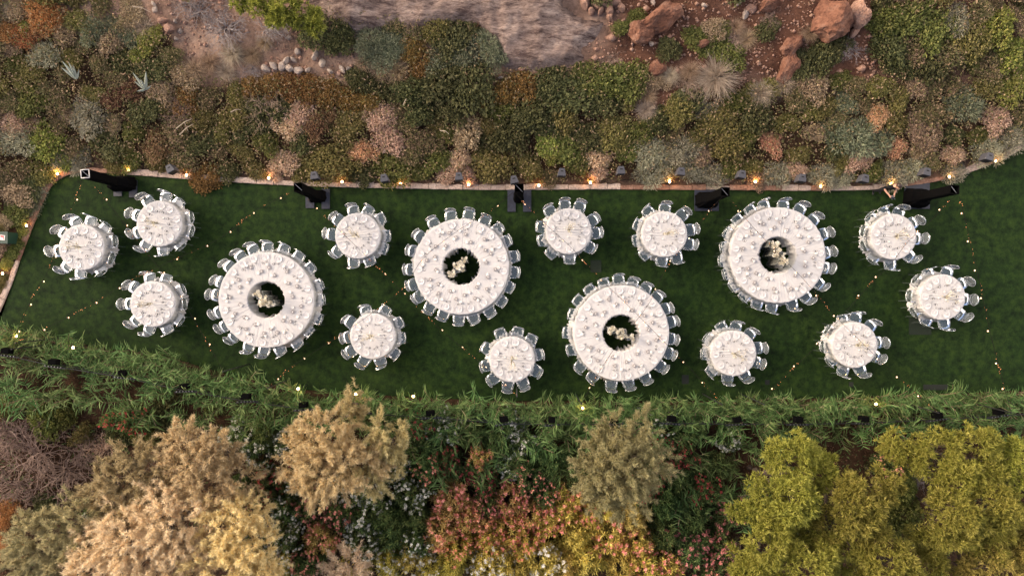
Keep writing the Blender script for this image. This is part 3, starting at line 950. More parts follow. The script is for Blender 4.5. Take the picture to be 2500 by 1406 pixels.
# far poles in the reeds: px at height 2.6
STRINGS = [  # post index, way-points in photo px (north -> south), phrase
 (0, [(200, 440), (175, 510), (120, 655), (86, 712), (45, 800), (30, 850)], 'left string light from the leftmost black pole'),
 (0, [(222, 440), (252, 482), (292, 530), (330, 583), (372, 634), (440, 725), (505, 835), (545, 905)], 'right string light from the leftmost black pole'),
 (1, [(722, 462), (655, 498), (610, 524), (530, 586), (400, 645), (310, 690), (230, 740), (120, 797), (40, 835)], 'left string light from the second black pole'),
 (1, [(735, 470), (765, 502), (805, 540), (860, 592), (960, 690), (1060, 790), (1180, 892), (1262, 966)], 'right string light from the second black pole'),
 (2, [(1252, 470), (1196, 516), (1120, 562), (1034, 630), (985, 703), (900, 770), (820, 825), (720, 890), (655, 945)], 'left string light from the middle black pole'),
 (2, [(1258, 470), (1298, 515), (1340, 555), (1400, 610), (1465, 680), (1540, 752), (1620, 833), (1690, 905), (1762, 985)], 'right string light from the middle black pole'),
 (3, [(1766, 478), (1730, 518), (1690, 575), (1628, 652), (1588, 735), (1540, 800), (1480, 880), (1420, 985)], 'left string light from the fourth black pole'),
 (3, [(1782, 485), (1830, 545), (1893, 612), (1960, 680), (2040, 772), (2100, 832), (2160, 890), (2228, 952), (2290, 1005)], 'right string light from the fourth black pole'),
 (4, [(2333, 478), (2315, 494), (2266, 545), (2215, 592), (2175, 645), (2128, 690), (2062, 765), (1985, 853), (1900, 935), (1865, 985)], 'left string light from the rightmost black pole'),
 (4, [(2341, 478), (2355, 530), (2372, 608), (2392, 690), (2415, 800), (2448, 930), (2468, 1005)], 'right string light from the rightmost black pole'),
]
bulb_b = MB(); bulb_b.lathe([(0.0, -0.036), (0.019, -0.030), (0.027, -0.009), (0.022, 0.012), (0.013, 0.03), (0.0, 0.03)], 10)
bulb_me = bulb_b.me('bulb', [M['bulb']], True)
b = MB(); b.lathe([(0.0, 0.03), (0.019, 0.03), (0.019, 0.085), (0.0, 0.09)], 8); sock_me = b.me('socket', [M['blackmetal']])
r3 = np.random.default_rng(5)
for si, (pi, way, phrase) in enumerate(STRINGS):
    n = len(way)
    P = []
    for i, (px, py) in enumerate(way):
        f = i / (n - 1)
        z = POST_H - 0.05 + (2.55 - POST_H) * f - 0.42 * 4 * f * (1 - f) * (0.9)
        P.append(np.array([*U(px, py, z), z]))
    P = smooth(P, 5)
    P = np.array(P)
    s = bpy.data.objects.new('string_light', None); COL.objects.link(s); s.location = tuple(P[0])
    tag(s, phrase, 'string light', 'string lights across the lawn')
    Q = P - P[0]
    b = MB(); b.tube([tuple(q) for q in Q], 0.0065, 5); obj('cable', b.me('cable', [M['wire']]), s)
    L = np.concatenate([[0], np.cumsum(np.linalg.norm(np.diff(Q, axis=0), axis=1))])
    d = 0.55 + r3.uniform(0, 0.3)
    while d < L[-1] - 0.25:
        p = [np.interp(d, L, Q[:, k]) for k in range(3)]
        bo = obj('bulb', bulb_me, s, (p[0], p[1], p[2] - 0.10)); obj('socket', sock_me, bo)
        d += r3.uniform(0.95, 1.25)
    # tiny amber lights wound along the cable
    m = int(L[-1] * 9)
    dd = np.sort(r3.uniform(0.2, L[-1], m)); dd = dd[np.sin(dd * 2.7 + si) + 0.5 * np.sin(dd * 6.1) > -0.35]
    C = np.stack([np.interp(dd, L, Q[:, k]) for k in range(3)], 1) + r3.normal(0, 0.02, (len(dd), 3))
    V, Fq = leaf_quads(C, r3.normal(size=(len(dd), 3)), 0.026, 0.022, r3)
    fo = obj('fairy_light', mesh('fairy_light', V, Fq, [M['fairy']]), s); fo['kind'] = 'stuff'
    e = P[-1]
    gz_ = float(terrain(e[0], e[1] - 0.02))
    b = MB(); b.tube([(0, 0, 0), (0, 0, e[2] - gz_ + 0.06)], 0.022, 8)
    o = obj('string_pole', b.me('string_pole', [M['blackmetal']]), None, (e[0], e[1] - 0.03, gz_), 0, f'thin black reed-side pole of the {phrase}', 'pole', 'thin poles in the reeds')

# ------------------------------------------------------------------ loudspeakers on the bank
def cab(front_px, name_i, px, py, rz):
    z = 0.55
    for _ in range(4):
        x, y = U(px, py, z + 0.42)
        z = float(terrain(x, y)) + 0.42
    g0 = z - 0.42
    t = bpy.data.objects.new('loudspeaker', None); COL.objects.link(t); t.location = (x, y, g0); t.rotation_euler = (0, 0, rz)
    b = MB()
    o = [(-0.155, -0.15), (0.155, -0.15), (0.165, -0.10), (0.10, 0.15), (-0.10, 0.15), (-0.165, -0.10)]
    V = [(u, v, 0.42) for u, v in o] + [(u, v, 0.82) for u, v in o] + [(u * .93, v * .93, 0.84) for u, v in o]
    n = 6
    Fq = [tuple(range(5, -1, -1)), tuple(range(12, 18))]
    for k in range(n):
        j = (k + 1) % n
        Fq += [(k, j, n + j, n + k), (n + k, n + j, 2 * n + j, 2 * n + k)]
    b.add(V, Fq)
    obj('cabinet', b.me('cabinet', [M['lampbody']]), t)
    b = MB(); b.box((0, 0.035, 0.8425), (0.10, 0.045, 0.006)); obj('handle', b.me('handle', [M['recess']]), t)
    b = MB(); b.box((0, -0.153, 0.62), (0.28, 0.008, 0.34)); obj('grille', b.me('grille', [M['recess']]), t)
    b = MB(); b.tube([(0, 0, 0.42), (0, 0, 0.0)], 0.02, 8)
    for k in range(3):
        a = k * 2.094 + 0.5
        b.tube([(0, 0, 0.25), (0.20 * math.cos(a), 0.20 * math.sin(a), 0.0)], 0.012, 6)
    obj('stand', b.me('stand', [M['blackmetal']]), t)
    return t
SPK = [(413, 411, .5), (766, 428, .15), (937, 434, .2), (1120, 430, .05), (1255, 438, .2), (1372, 420, -.05), (1517, 415, 0), (1664, 418, -.1), (1813, 425, -.2), (1960, 434, -.15), (2114, 435, -.25), (2265, 419, -.25), (2418, 382, -.3)]
for i, (px, py, rz) in enumerate(SPK):
    tag(cab(None, i, px, py, rz), None if False else f'{ORD[i]} dark grey loudspeaker from the left, among the shrubs above the kerb', 'loudspeaker', 'loudspeakers along the bank')

# ------------------------------------------------------------------ small garden uplights
def uplight(px, py, i, label, group, power, z0=None, aim=(0, 0.5, 1)):
    x, y, z = G(px, py) if z0 is None else (*U(px, py, z0), z0)
    z = max(z, float(terrain(x, y))) if z0 is None else z0
    base = z + (0.085 if z0 is None else 0)
    t = bpy.data.objects.new('garden_uplight', None); COL.objects.link(t); t.location = (x, y, base)
    tag(t, label, 'garden light', group)
    b = MB(); b.lathe([(0.0, 0.0), (0.05, 0.0), (0.055, 0.10), (0.065, 0.11), (0.052, 0.105), (0.0, 0.10)], 12); obj('housing', b.me('housing', [M['blackmetal']]), t)
    b = MB(); b.lathe([(0.0, 0.118), (0.05, 0.112)], 12); obj('lens', b.me('lens', [M['lens']]), t)
    if z0 is not None:
        gz_ = float(terrain(x, y))
        b = MB(); b.tube([(0, 0, 0.0), (0, 0, gz_ - z0)], 0.012, 6); obj('stake', b.me('stake', [M['blackmetal']]), t)
    ld = bpy.data.lights.new('uplight_glow', 'POINT'); ld.energy = power; ld.color = (1.0, 0.52, 0.20); ld.shadow_soft_size = 0.05
    lo = bpy.data.objects.new('uplight_glow', ld); COL.objects.link(lo); lo.parent = t; lo.location = (0, 0.06, 0.17)
NUP = [(15, 668), (73, 552), (148, 427), (320, 418), (461, 430), (660, 437), (838, 446), (980, 451), (1145, 453), (1315, 455), (1440, 448), (1632, 446), (1840, 446), (1998, 457), (2168, 453), (2310, 434), (2422, 396)]
for i, (px, py) in enumerate(NUP):
    uplight(px, py, i, f'{ORD[i]} glowing garden light from the left along the kerb of the bank', 'lit garden lights along the kerb', 6.0 if i in (2, 10, 11, 12, 14) else 2.5)
SUP = [(183, 848, 1.2), (730, 948, 1.0), (870, 961, 0.7), (1010, 966, 0.9), (1422, 995, 0.8), (2135, 985, 0.9), (45, 820, 0.8)]
SUP.sort()
for i, (px, py, z0) in enumerate(SUP):
    uplight(px, py, i, f'{ORD[i]} glowing garden light from the left among the reeds', 'lit garden lights among the reeds', 5.0, z0)

# black cable lying on the kerb
b = MB(); P = [(*G(px, py)[:2], max(float(terrain(*G(px, py)[:2])), 0.02) + 0.085) for px, py in smooth([(1455, 437), (1475, 445), (1492, 450), (1510, 443), (1535, 440), (1560, 447), (1600, 450), (1630, 447)], 4)]
b.tube(P, 0.012, 5); obj('power_cable', b.me('power_cable', [M['wire']]), label='black power cable lying along the kerb between two garden lights', cat='cable')

# dark mats let into the lawn
M['mat'] = plain('dark_turf_mat', (0.005, 0.0125, 0.004), 0.9, noise=0.3, scale=25)
M['hatch'] = plain('dark_hatch', (0.003, 0.006, 0.003), 0.8, noise=0.3, scale=25)
for (px, py, w, h, lab, mk) in ((1455, 650, 26, 30, 'square dark green turf mat on the lawn below the middle tables', 'mat'), (2246, 796, 54, 42, 'large dark green turf mat under the chairs of the rightmost small table', 'mat'),
                            (1673, 926, 17, 22, 'small black hatch in the lawn right of the third ring table', 'hatch'), (1873, 933, 11, 11, 'small square black drain cover in the lawn near the reeds', 'hatch'),
                            (2078, 938, 11, 11, 'tiny black drain cover near the reeds at right', 'hatch'), (2284, 945, 60, 13, 'long black drain cover at the lawn edge before the reeds', 'hatch')):
    p0 = U(px - w / 2, py - h / 2); p1 = U(px + w / 2, py + h / 2)
    nm = 'turf_mat' if mk == 'mat' else 'drain_cover'
    b = MB(); b.box(((p0[0] + p1[0]) / 2, (p0[1] + p1[1]) / 2, 0.006), (p1[0] - p0[0], p0[1] - p1[1], 0.012)); obj(nm, b.me(nm, [M[mk]]), label=lab, cat='mat' if mk == 'mat' else 'drain cover')

# green box with a sticker at the left edge
x, y, z = G(4, 580, 0.6)
t = bpy.data.objects.new('utility_box', None); COL.objects.link(t); t.location = (x, y, z)
tag(t, 'dark green box with a red and white sticker at the left edge', 'utility box')
b = MB(); b.box((0, 0, 0.28), (0.42, 0.44, 0.56)); b.box((0, 0, 0.575), (0.45, 0.47, 0.03)); obj('body', b.me('body', [plain('green_box_paint', (0.010, 0.038, 0.026), 0.5)]), t)
b = MB(); b.box((0.02, 0.0, 0.592), (0.20, 0.20, 0.004)); st = obj('sticker', b.me('sticker', [plain('white_sticker', (0.75, 0.66, 0.62), 0.5)]), t, rot=-0.12)
b = MB(); b.box((0.015, 0.045, 0.596), (0.13, 0.06, 0.004)); b.box((0.07, -0.03, 0.596), (0.022, 0.09, 0.004)); obj('mark', b.me('mark', [plain('red_print', (0.55, 0.05, 0.06), 0.5)]), st)

# ------------------------------------------------------------------ plants
def FM(name, cols, **kw):
    M[name] = foliage(name, cols, **kw)
FM('leaf_darkgreen', [(0.022, 0.024, 0.008), (0.048, 0.052, 0.016), (0.085, 0.086, 0.029), (0.14, 0.125, 0.048)])
FM('leaf_green', [(0.032, 0.040, 0.008), (0.070, 0.082, 0.015), (0.122, 0.127, 0.027), (0.19, 0.175, 0.052)])
FM('leaf_olive', [(0.032, 0.032, 0.008), (0.092, 0.085, 0.018), (0.165, 0.137, 0.036), (0.24, 0.188, 0.076)])
FM('leaf_yellowgreen', [(0.05, 0.075, 0.012), (0.13, 0.155, 0.022), (0.22, 0.22, 0.04), (0.30, 0.27, 0.07)])
FM('leaf_rust', [(0.035, 0.02, 0.006), (0.10, 0.056, 0.012), (0.19, 0.10, 0.02), (0.24, 0.135, 0.04)])
FM('leaf_redrust', [(0.04, 0.025, 0.01), (0.10, 0.055, 0.022), (0.17, 0.085, 0.045), (0.14, 0.11, 0.04)])
FM('leaf_pink', [(0.12, 0.068, 0.04), (0.34, 0.215, 0.14), (0.48, 0.335, 0.225), (0.58, 0.44, 0.32)])
FM('leaf_peach', [(0.14, 0.06, 0.025), (0.38, 0.19, 0.09), (0.50, 0.28, 0.15), (0.52, 0.36, 0.24)])
FM('leaf_tan', [(0.08, 0.052, 0.030), (0.19, 0.132, 0.075), (0.30, 0.215, 0.13), (0.37, 0.28, 0.18)])
FM('leaf_silver', [(0.07, 0.07, 0.042), (0.18, 0.175, 0.115), (0.29, 0.275, 0.19), (0.40, 0.365, 0.265)])
FM('leaf_greygreen', [(0.04, 0.05, 0.028), (0.10, 0.118, 0.066), (0.175, 0.185, 0.11), (0.24, 0.235, 0.15)])
FM('leaf_mixed', [(0.035, 0.04, 0.012), (0.085, 0.085, 0.026), (0.17, 0.12, 0.06), (0.32, 0.21, 0.14)])
FM('leaf_orange', [(0.12, 0.05, 0.012), (0.26, 0.10, 0.025), (0.36, 0.16, 0.05), (0.36, 0.22, 0.11)])
FM('straw', [(0.22, 0.165, 0.11), (0.36, 0.28, 0.20), (0.48, 0.39, 0.29), (0.55, 0.46, 0.36)], hue=0.02)
FM('dry_twig', [(0.10, 0.062, 0.044), (0.18, 0.118, 0.088), (0.26, 0.18, 0.14)], trans=0.02, hue=0.02)
FM('grey_twig', [(0.12, 0.10, 0.10), (0.20, 0.165, 0.16), (0.29, 0.25, 0.235)], trans=0.02, hue=0.02)
FM('reed', [(0.025, 0.055, 0.014), (0.058, 0.120, 0.026), (0.135, 0.225, 0.058), (0.26, 0.335, 0.115)], trans=0.4, hue=0.04)
FM('reed_dry', [(0.15, 0.10, 0.06), (0.27, 0.18, 0.12), (0.36, 0.26, 0.18)], hue=0.03)
FM('tamarisk_gold', [(0.44, 0.345, 0.16), (0.64, 0.51, 0.26), (0.78, 0.635, 0.36), (0.86, 0.73, 0.46)], hue=0.02, trans=0.45)
FM('tamarisk_tan', [(0.44, 0.34, 0.21), (0.64, 0.505, 0.33), (0.78, 0.63, 0.44), (0.86, 0.72, 0.53)], hue=0.02, trans=0.45)
FM('tamarisk_green', [(0.20, 0.21, 0.11), (0.34, 0.31, 0.16), (0.50, 0.42, 0.22), (0.62, 0.50, 0.29)], hue=0.02, trans=0.45)
FM('tamarisk_olive', [(0.26, 0.225, 0.10), (0.43, 0.355, 0.17), (0.59, 0.485, 0.25), (0.70, 0.58, 0.34)], hue=0.02, trans=0.45)
FM('pine', [(0.11, 0.12, 0.013), (0.24, 0.245, 0.028), (0.39, 0.365, 0.05), (0.55, 0.48, 0.11)], hue=0.03, trans=0.45)
FM('pine_goldlit', [(0.10, 0.085, 0.015), (0.22, 0.185, 0.03), (0.34, 0.26, 0.05), (0.42, 0.32, 0.08)], hue=0.03)  # pine needles with low golden light painted into their colour
FM('pine_bright', [(0.10, 0.13, 0.015), (0.23, 0.26, 0.025), (0.36, 0.37, 0.05), (0.45, 0.42, 0.08)], hue=0.03)
FM('oleander', [(0.016, 0.034, 0.011), (0.042, 0.078, 0.020), (0.09, 0.13, 0.034), (0.17, 0.20, 0.06)], hue=0.04)
FM('oleander_goldlit', [(0.09, 0.09, 0.014), (0.26, 0.215, 0.034), (0.45, 0.345, 0.062), (0.57, 0.45, 0.11)], hue=0.04)  # oleander leaves with the golden light put into the colour
FM('oleander_peach', [(0.10, 0.085, 0.02), (0.26, 0.20, 0.045), (0.42, 0.30, 0.085), (0.52, 0.38, 0.14)], hue=0.04)  # warm yellow-orange light on the leaves, carried by the colour
FM('flower_pink', [(0.76, 0.20, 0.19), (0.86, 0.33, 0.27), (0.88, 0.46, 0.34)], hue=0.04)
FM('flower_white', [(0.70, 0.67, 0.60), (0.82, 0.80, 0.74)], hue=0.01)
FM('flower_red', [(0.30, 0.02, 0.03), (0.46, 0.05, 0.06), (0.55, 0.10, 0.10)], hue=0.02)
FM('agave', [(0.16, 0.19, 0.16), (0.26, 0.29, 0.24), (0.36, 0.37, 0.31)], trans=0.05, hue=0.02)
FM('tamarisk_sage', [(0.19, 0.19, 0.085), (0.33, 0.305, 0.14), (0.47, 0.41, 0.20), (0.60, 0.50, 0.28)], hue=0.02, trans=0.45)
M['bark'] = plain('brown_bark', (0.085, 0.06, 0.045), 0.9, noise=0.3, scale=14)

def lobes_unit(r, k):
    """lobe centres and radii of an uneven dome of unit radius"""
    L = [(0.0, 0.0, 0.30, 0.62)]
    for i in range(k):
        a = 2 * PI * i / k + r.uniform(-.45, .45); d = r.uniform(0.42, 0.68)
        L.append((d * math.cos(a), d * math.sin(a), r.uniform(0.10, 0.40), r.uniform(0.30, 0.46)))
    return L

def dome_leaves(r, n, leaf, wid, k=6, spiky=0.0):
    L = lobes_unit(r, k)
    w = np.array([l[3] ** 2 for l in L]); w /= w.sum()
    ii = r.choice(len(L), n, p=w)
    C = np.array([l[:3] for l in L])[ii]; R = np.array([l[3] for l in L])[ii]
    d = unit(r.normal(size=(n, 3)) + np.array([0, 0, 0.55])); d[:, 2] = np.where(d[:, 2] < -0.25, -d[:, 2], d[:, 2])
    rad = R * (1 - 0.35 * r.random(n) ** 2)
    # break the surface into clumps
    rad = rad * (1 + 0.13 * np.sin(9 * d[:, 0] + 5 * ii) * np.sin(8 * d[:, 1] + 3 * ii) + 0.08 * np.sin(19 * d[:, 2] + 17 * d[:, 0]))
    P = C + d * rad[:, None]
    P[:, 2] = np.maximum(P[:, 2], 0.02)
    D = d * (0.5 + spiky) + r.normal(size=(n, 3)) * (0.75 - 0.4 * spiky) + np.array([0, 0, 0.25])
    return leaf_quads(P, D, leaf * r.uniform(0.6, 1.35, n), wid * r.uniform(0.7, 1.3, n), r)

def dome_stems(r, n=9):
    b = MB()
    for i in range(n):
        a = r.uniform(0, 2 * PI); q = r.uniform(0.3, 0.75)
        b.tube([(0, 0, 0), (q * .4 * math.cos(a), q * .4 * math.sin(a), 0.22), (q * math.cos(a + .3), q * math.sin(a + .3), 0.5 - 0.25 * q)], [0.035, 0.024, 0.01], 5)
    return b

SHRUB = {}
for kind, (cnt, n, lf, wd, sp) in {'fine': (6, 2600, 0.105, 0.075, 0.1), 'bushy': (5, 1900, 0.15, 0.095, 0.2), 'feathery': (4, 2600, 0.21, 0.036, 0.8)}.items():
    SHRUB[kind] = []
    for v in range(cnt):
        r = np.random.default_rng(300 + v + len(kind) * 10)
        V, Fq = dome_leaves(r, n, lf, wd, r.integers(5, 9), sp)
        SHRUB[kind].append((mesh('shrub_foliage', V, Fq, [M['leaf_olive']]), dome_stems(r).me('shrub_stems', [M['bark']])))
# twiggy dry bushes: short sticks instead of leaves
def twig_bush(r, n0=26, depth=4, L0=0.42, spread=0.6, flat=0.75):
    b = MB()
    def grow(p, d, L, rad, dep):
        d2 = (d + Vector(r.normal(0, 0.18, 3))).normalized()
        m = p + d2 * L * 0.55
        d3 = (d2 + Vector(r.normal(0, 0.28, 3))).normalized()
        q = m + d3 * L * 0.45
        if q.z < 0.02: q.z = 0.02
        b.tube([p, m, q], [rad, rad * 0.8, rad * 0.6], 3, 0, cap=False)
        if dep > 0:
            for _ in range(2 if r.random() < 0.75 else 3):
                nd = (d3 + Vector(r.normal(0, spread, 3))).normalized()
                nd.z = nd.z * flat + 0.05
                grow(q, nd.normalized(), L * r.uniform(0.62, 0.85), rad * 0.62, dep - 1)
    for i in range(n0):
        a = r.uniform(0, 2 * PI); e = r.uniform(0.25, 1.1)
        grow(Vector((0.05 * math.cos(a), 0.05 * math.sin(a), 0.0)), Vector((math.cos(a) * math.cos(e), math.sin(a) * math.cos(e), math.sin(e))), L0 * r.uniform(0.7, 1.2), 0.026, depth)
    return b
TWIG = [twig_bush(np.random.default_rng(70 + v)).me('twigs', [M['dry_twig']]) for v in range(3)]
# straw tussock
def tussock(r, n=800, L=1.0, seg=3):
    V, F = [], []
    for i in range(n):
        a = r.uniform(0, 2 * PI); e = r.uniform(0.25, 1.45); l = L * r.uniform(0.55, 1.05)
        d = np.array([math.cos(a) * math.cos(e), math.sin(a) * math.cos(e), math.sin(e)])
        p = np.array([r.normal(0, 0.07), r.normal(0, 0.07), 0.0]); w = 0.022
        sd = np.array([-math.sin(a), math.cos(a), 0]) ; o = len(V)
        for s in range(seg + 1):
            ww = w * (1 - s / seg * 0.85)
            V += [p - sd * ww / 2, p + sd * ww / 2]
            d = unit(d + np.array([r.normal(0, .16), r.normal(0, .16), -0.26])); p = p + d * l / seg
            if p[2] < 0.03: p[2] = 0.03
        for s in range(seg):
            F.append((o + 2 * s, o + 2 * s + 1, o + 2 * s + 3, o + 2 * s + 2))
    return mesh('grass_blades', np.array(V), np.array(F), [M['straw']])
TUSS = [tussock(np.random.default_rng(90 + v)) for v in range(3)]

rs = np.random.default_rng(55)
def setmat(o, m):
    o.material_slots[0].link = 'OBJECT'; o.material_slots[0].material = M[m]
LOOK = {  # material, shape, name, colour phrase
 'darkgreen': ('leaf_darkgreen', 'bushy', 'dark_green_shrub', 'dark green dense shrub'),
 'green': ('leaf_green', 'bushy', 'green_shrub', 'fresh green leafy shrub'),
 'olive': ('leaf_olive', 'fine', 'olive_shrub', 'brownish olive cushion shrub'),
 'yellowgreen': ('leaf_yellowgreen', 'bushy', 'yellow_green_shrub', 'bright yellow-green shrub'),
 'rust': ('leaf_rust', 'fine', 'rusty_shrub', 'rusty orange-brown shrub'),
 'redrust': ('leaf_redrust', 'fine', 'reddish_shrub', 'reddish brown shrub'),
 'pink': ('leaf_pink', 'fine', 'pinkish_shrub', 'pale pinkish dry shrub'),
 'peach': ('leaf_peach', 'fine', 'peach_shrub', 'peach-coloured dry shrub'),
 'tan': ('leaf_tan', 'fine', 'tan_shrub', 'tan dry cushion shrub'),
 'silver': ('leaf_silver', 'feathery', 'silvery_shrub', 'silvery grey shrub'),
 'greygreen': ('leaf_greygreen', 'feathery', 'grey_green_shrub', 'grey-green feathery shrub'),
 'mixed': ('leaf_mixed', 'fine', 'mottled_shrub', 'green shrub mottled with dry pinkish leaves'),
 'orange': ('leaf_orange', 'feathery', 'orange_grass_clump', 'orange dry grass clump'),
}
SPK_X = [s[0] for s in SPK]
def where(px, py):
    """phrase that says where on the bank a plant stands"""
    i = min(range(len(SPK)), key=lambda k: abs(SPK[k][0] - px))
    k = SPK[i]
    side = 'beside' if abs(k[0] - px) < 45 else ('left of' if px < k[0] else 'right of')
    if px < 330: pl = 'near the left end'
    else: pl = f'{side} the {ORD[i]} loudspeaker'
    dk = py - 455 if px > 330 else py - 420
    if px < 110 and py > 430: return 'outside the curved left end of the lawn'
    h = 'at the kerb' if py > 385 else ('low on the bank' if py > 310 else ('halfway up the bank' if py > 215 else 'high on the bank'))
    return h + (', level with' if side == 'beside' and px >= 330 else ',') + (f' the {ORD[i]} loudspeaker' if side == 'beside' and px >= 330 else ' ' + pl)

def shrub(px, py, rpx, look, hfac=0.54, wh=None, group=None):
    mat, shape, name, phrase = LOOK[look]
    rad = rpx / 61.0
    x, y, z = G(px, py, rad * 0.35)
    fol, st = SHRUB[shape][rs.integers(0, len(SHRUB[shape]))]
    o = obj(name, fol, None, (x, y, z - 0.03), rs.uniform(0, 6.28), f'{phrase} {wh or where(px, py)}', 'shrub', group or f'{phrase}s on the bank')
    e = rs.uniform(0.8, 1.22)
    o.scale = (rad * e * 1.08, rad / e * 1.08, rad * hfac * rs.uniform(0.8, 1.15))
    setmat(o, mat)
    obj('stem', st, o)
    return o

KEY = [  # plants one can pick out in the photograph
 (735, 268, 42, 'pink'), (705, 308, 36, 'pink'), (928, 283, 40, 'pink'), (948, 335, 46, 'pink'), (884, 366, 36, 'peach'), (690, 392, 38, 'pink'), (668, 425, 26, 'pink'),
 (1118, 385, 36, 'pink'), (1095, 420, 36, 'pink'), (1138, 425, 28, 'pink'), (1140, 315, 52, 'tan'), (1460, 385, 36, 'pink'), (1462, 420, 28, 'pink'),
 (1885, 345, 34, 'peach'), (1945, 415, 34, 'pink'), (2108, 378, 38, 'pink'), (2148, 278, 36, 'peach'), (2440, 290, 40, 'pink'), (2268, 330, 40, 'tan'), (2330, 375, 34, 'pink'),
 (20, 300, 34, 'pink'), (1765, 432, 26, 'pink'), (2190, 355, 30, 'peach'), (2240, 300, 34, 'tan'), (2240, 210, 36, 'tan'), (1990, 205, 44, 'tan'), (1745, 65, 30, 'tan'),
 (215, 282, 46, 'silver'), (30, 340, 44, 'silver'), (108, 130, 36, 'silver'), (1590, 372, 42, 'silver'), (1600, 418, 42, 'silver'), (1665, 362, 42, 'silver'), (1690, 408, 36, 'silver'),
 (1735, 425, 36, 'silver'), (2085, 330, 56, 'greygreen'), (2150, 345, 36, 'greygreen'), (2360, 252, 46, 'greygreen'), (2065, 245, 30, 'greygreen'), (2185, 425, 40, 'silver'), (2230, 410, 34, 'silver'),
 (2415, 365, 40, 'silver'), (2470, 340, 40, 'silver'), (1905, 420, 36, 'silver'), (2010, 425, 36, 'silver'), (2055, 430, 30, 'silver'), (2330, 420, 30, 'silver'), (190, 392, 32, 'silver'), (145, 390, 28, 'silver'), (95, 465, 26, 'silver'), (1735, 268, 28, 'silver'),
 (612, 208, 34, 'rust'), (655, 203, 36, 'rust'), (705, 208, 40, 'rust'), (755, 214, 40, 'rust'), (805, 222, 42, 'rust'), (852, 236, 38, 'rust'), (900, 240, 34, 'rust'),
 (1030, 150, 36, 'rust'), (1052, 165, 34, 'rust'), (1006, 110, 34, 'rust'), (985, 182, 28, 'rust'), (1168, 240, 26, 'rust'), (1238, 218, 40, 'rust'), (1285, 205, 40, 'rust'), (455, 235, 40, 'rust'), (500, 432, 42, 'rust'), (380, 345, 44, 'redrust'),
 (770, 300, 40, 'redrust'), (800, 280, 30, 'redrust'), (1322, 222, 26, 'redrust'), (320, 215, 40, 'redrust'), (270, 240, 36, 'redrust'),
 (1010, 215, 50, 'darkgreen'), (1075, 200, 62, 'darkgreen'), (1150, 205, 62, 'darkgreen'), (1020, 265, 46, 'darkgreen'), (1095, 250, 50, 'darkgreen'), (1395, 220, 58, 'darkgreen'), (1345, 195, 46, 'darkgreen'),
 (1440, 190, 46, 'green'), (1500, 195, 50, 'green'), (1550, 195, 44, 'green'), (1470, 240, 46, 'darkgreen'), (1300, 265, 52, 'darkgreen'), (1250, 318, 56, 'darkgreen'), (1380, 275, 50, 'olive'), (1500, 320, 52, 'olive'), (1345, 290, 40, 'darkgreen'),
 (860, 290, 50, 'olive'), (840, 320, 40, 'olive'), (800, 395, 64, 'olive'), (760, 380, 40, 'olive'), (960, 410, 48, 'green'), (1070, 385, 38, 'green'), (1035, 340, 40, 'mixed'), (1200, 400, 56, 'olive'), (1290, 400, 44, 'olive'),
 (1340, 335, 38, 'yellowgreen'), (1352, 368, 34, 'yellowgreen'), (1385, 355, 44, 'green'), (1410, 395, 36, 'green'), (360, 92, 36, 'yellowgreen'), (330, 132, 22, 'yellowgreen'), (95, 345, 46, 'yellowgreen'), (140, 385, 34, 'yellowgreen'), (70, 250, 44, 'green'), (60, 60, 24, 'yellowgreen'),
 (1100, 80, 56, 'darkgreen'), (1065, 65, 44, 'olive'), (1140, 110, 48, 'greygreen'), (1080, 130, 46, 'greygreen'), (1120, 160, 44, 'darkgreen'), (1195, 105, 40, 'greygreen'), (1180, 35, 28, 'redrust'), (1205, 140, 32, 'greygreen'),
 (832, 98, 38, 'darkgreen'), (905, 95, 40, 'greygreen'), (948, 110, 42, 'greygreen'), (920, 130, 42, 'greygreen'), (975, 100, 28, 'greygreen'),
 (1660, 265, 50, 'olive'), (1680, 240, 40, 'darkgreen'), (1765, 290, 54, 'olive'), (1775, 350, 52, 'olive'), (1850, 275, 46, 'darkgreen'), (1820, 330, 40, 'green'), (1615, 290, 36, 'darkgreen'),
 (1740, 105, 36, 'green'), (1780, 135, 40, 'green'), (1700, 90, 30, 'green'), (1635, 115, 34, 'darkgreen'), (1878, 68, 30, 'darkgreen'), (2010, 132, 48, 'darkgreen'), (1960, 150, 36, 'darkgreen'), (2040, 105, 36, 'darkgreen'), (1760, 70, 26, 'green'), (1555, 40, 24, 'green'), (1520, 65, 22, 'green'),
 (2170, 45, 50, 'green'), (2230, 40, 56, 'green'), (2290, 60, 56, 'green'), (2170, 110, 52, 'darkgreen'), (2240, 110, 50, 'mixed'), (2320, 130, 54, 'mixed'), (2200, 160, 40, 'darkgreen'), (2280, 150, 46, 'darkgreen'), (2370, 90, 56, 'olive'), (2440, 60, 50, 'yellowgreen'), (2470, 130, 46, 'yellowgreen'), (2420, 160, 44, 'mixed'), (2340, 40, 40, 'silver'),
 (2480, 210, 46, 'yellowgreen'), (2410, 200, 40, 'olive'), (1605, 195, 30, 'tan'), (90, 25, 44, 'orange'), (115, 45, 36, 'orange'), (50, 85, 36, 'orange'), (40, 20, 30, 'tan'), (185, 45, 34, 'olive'), (215, 70, 34, 'greygreen'), (265, 60, 30, 'greygreen'), (150, 80, 34, 'tan'), (300, 55, 26, 'tan'), (330, 45, 30, 'tan'),
 (30, 420, 40, 'mixed'), (80, 420, 40, 'olive'), (30, 470, 40, 'tan'), (72, 500, 30, 'greygreen'), (30, 520, 36, 'green'), (50, 560, 22, 'yellowgreen'), (28, 610, 24, 'green'), (12, 640, 22, 'yellowgreen'), (0, 690, 22, 'olive'), (60, 455, 34, 'darkgreen'), (8, 540, 24, 'tan'), (125, 425, 24, 'yellowgreen'),
]
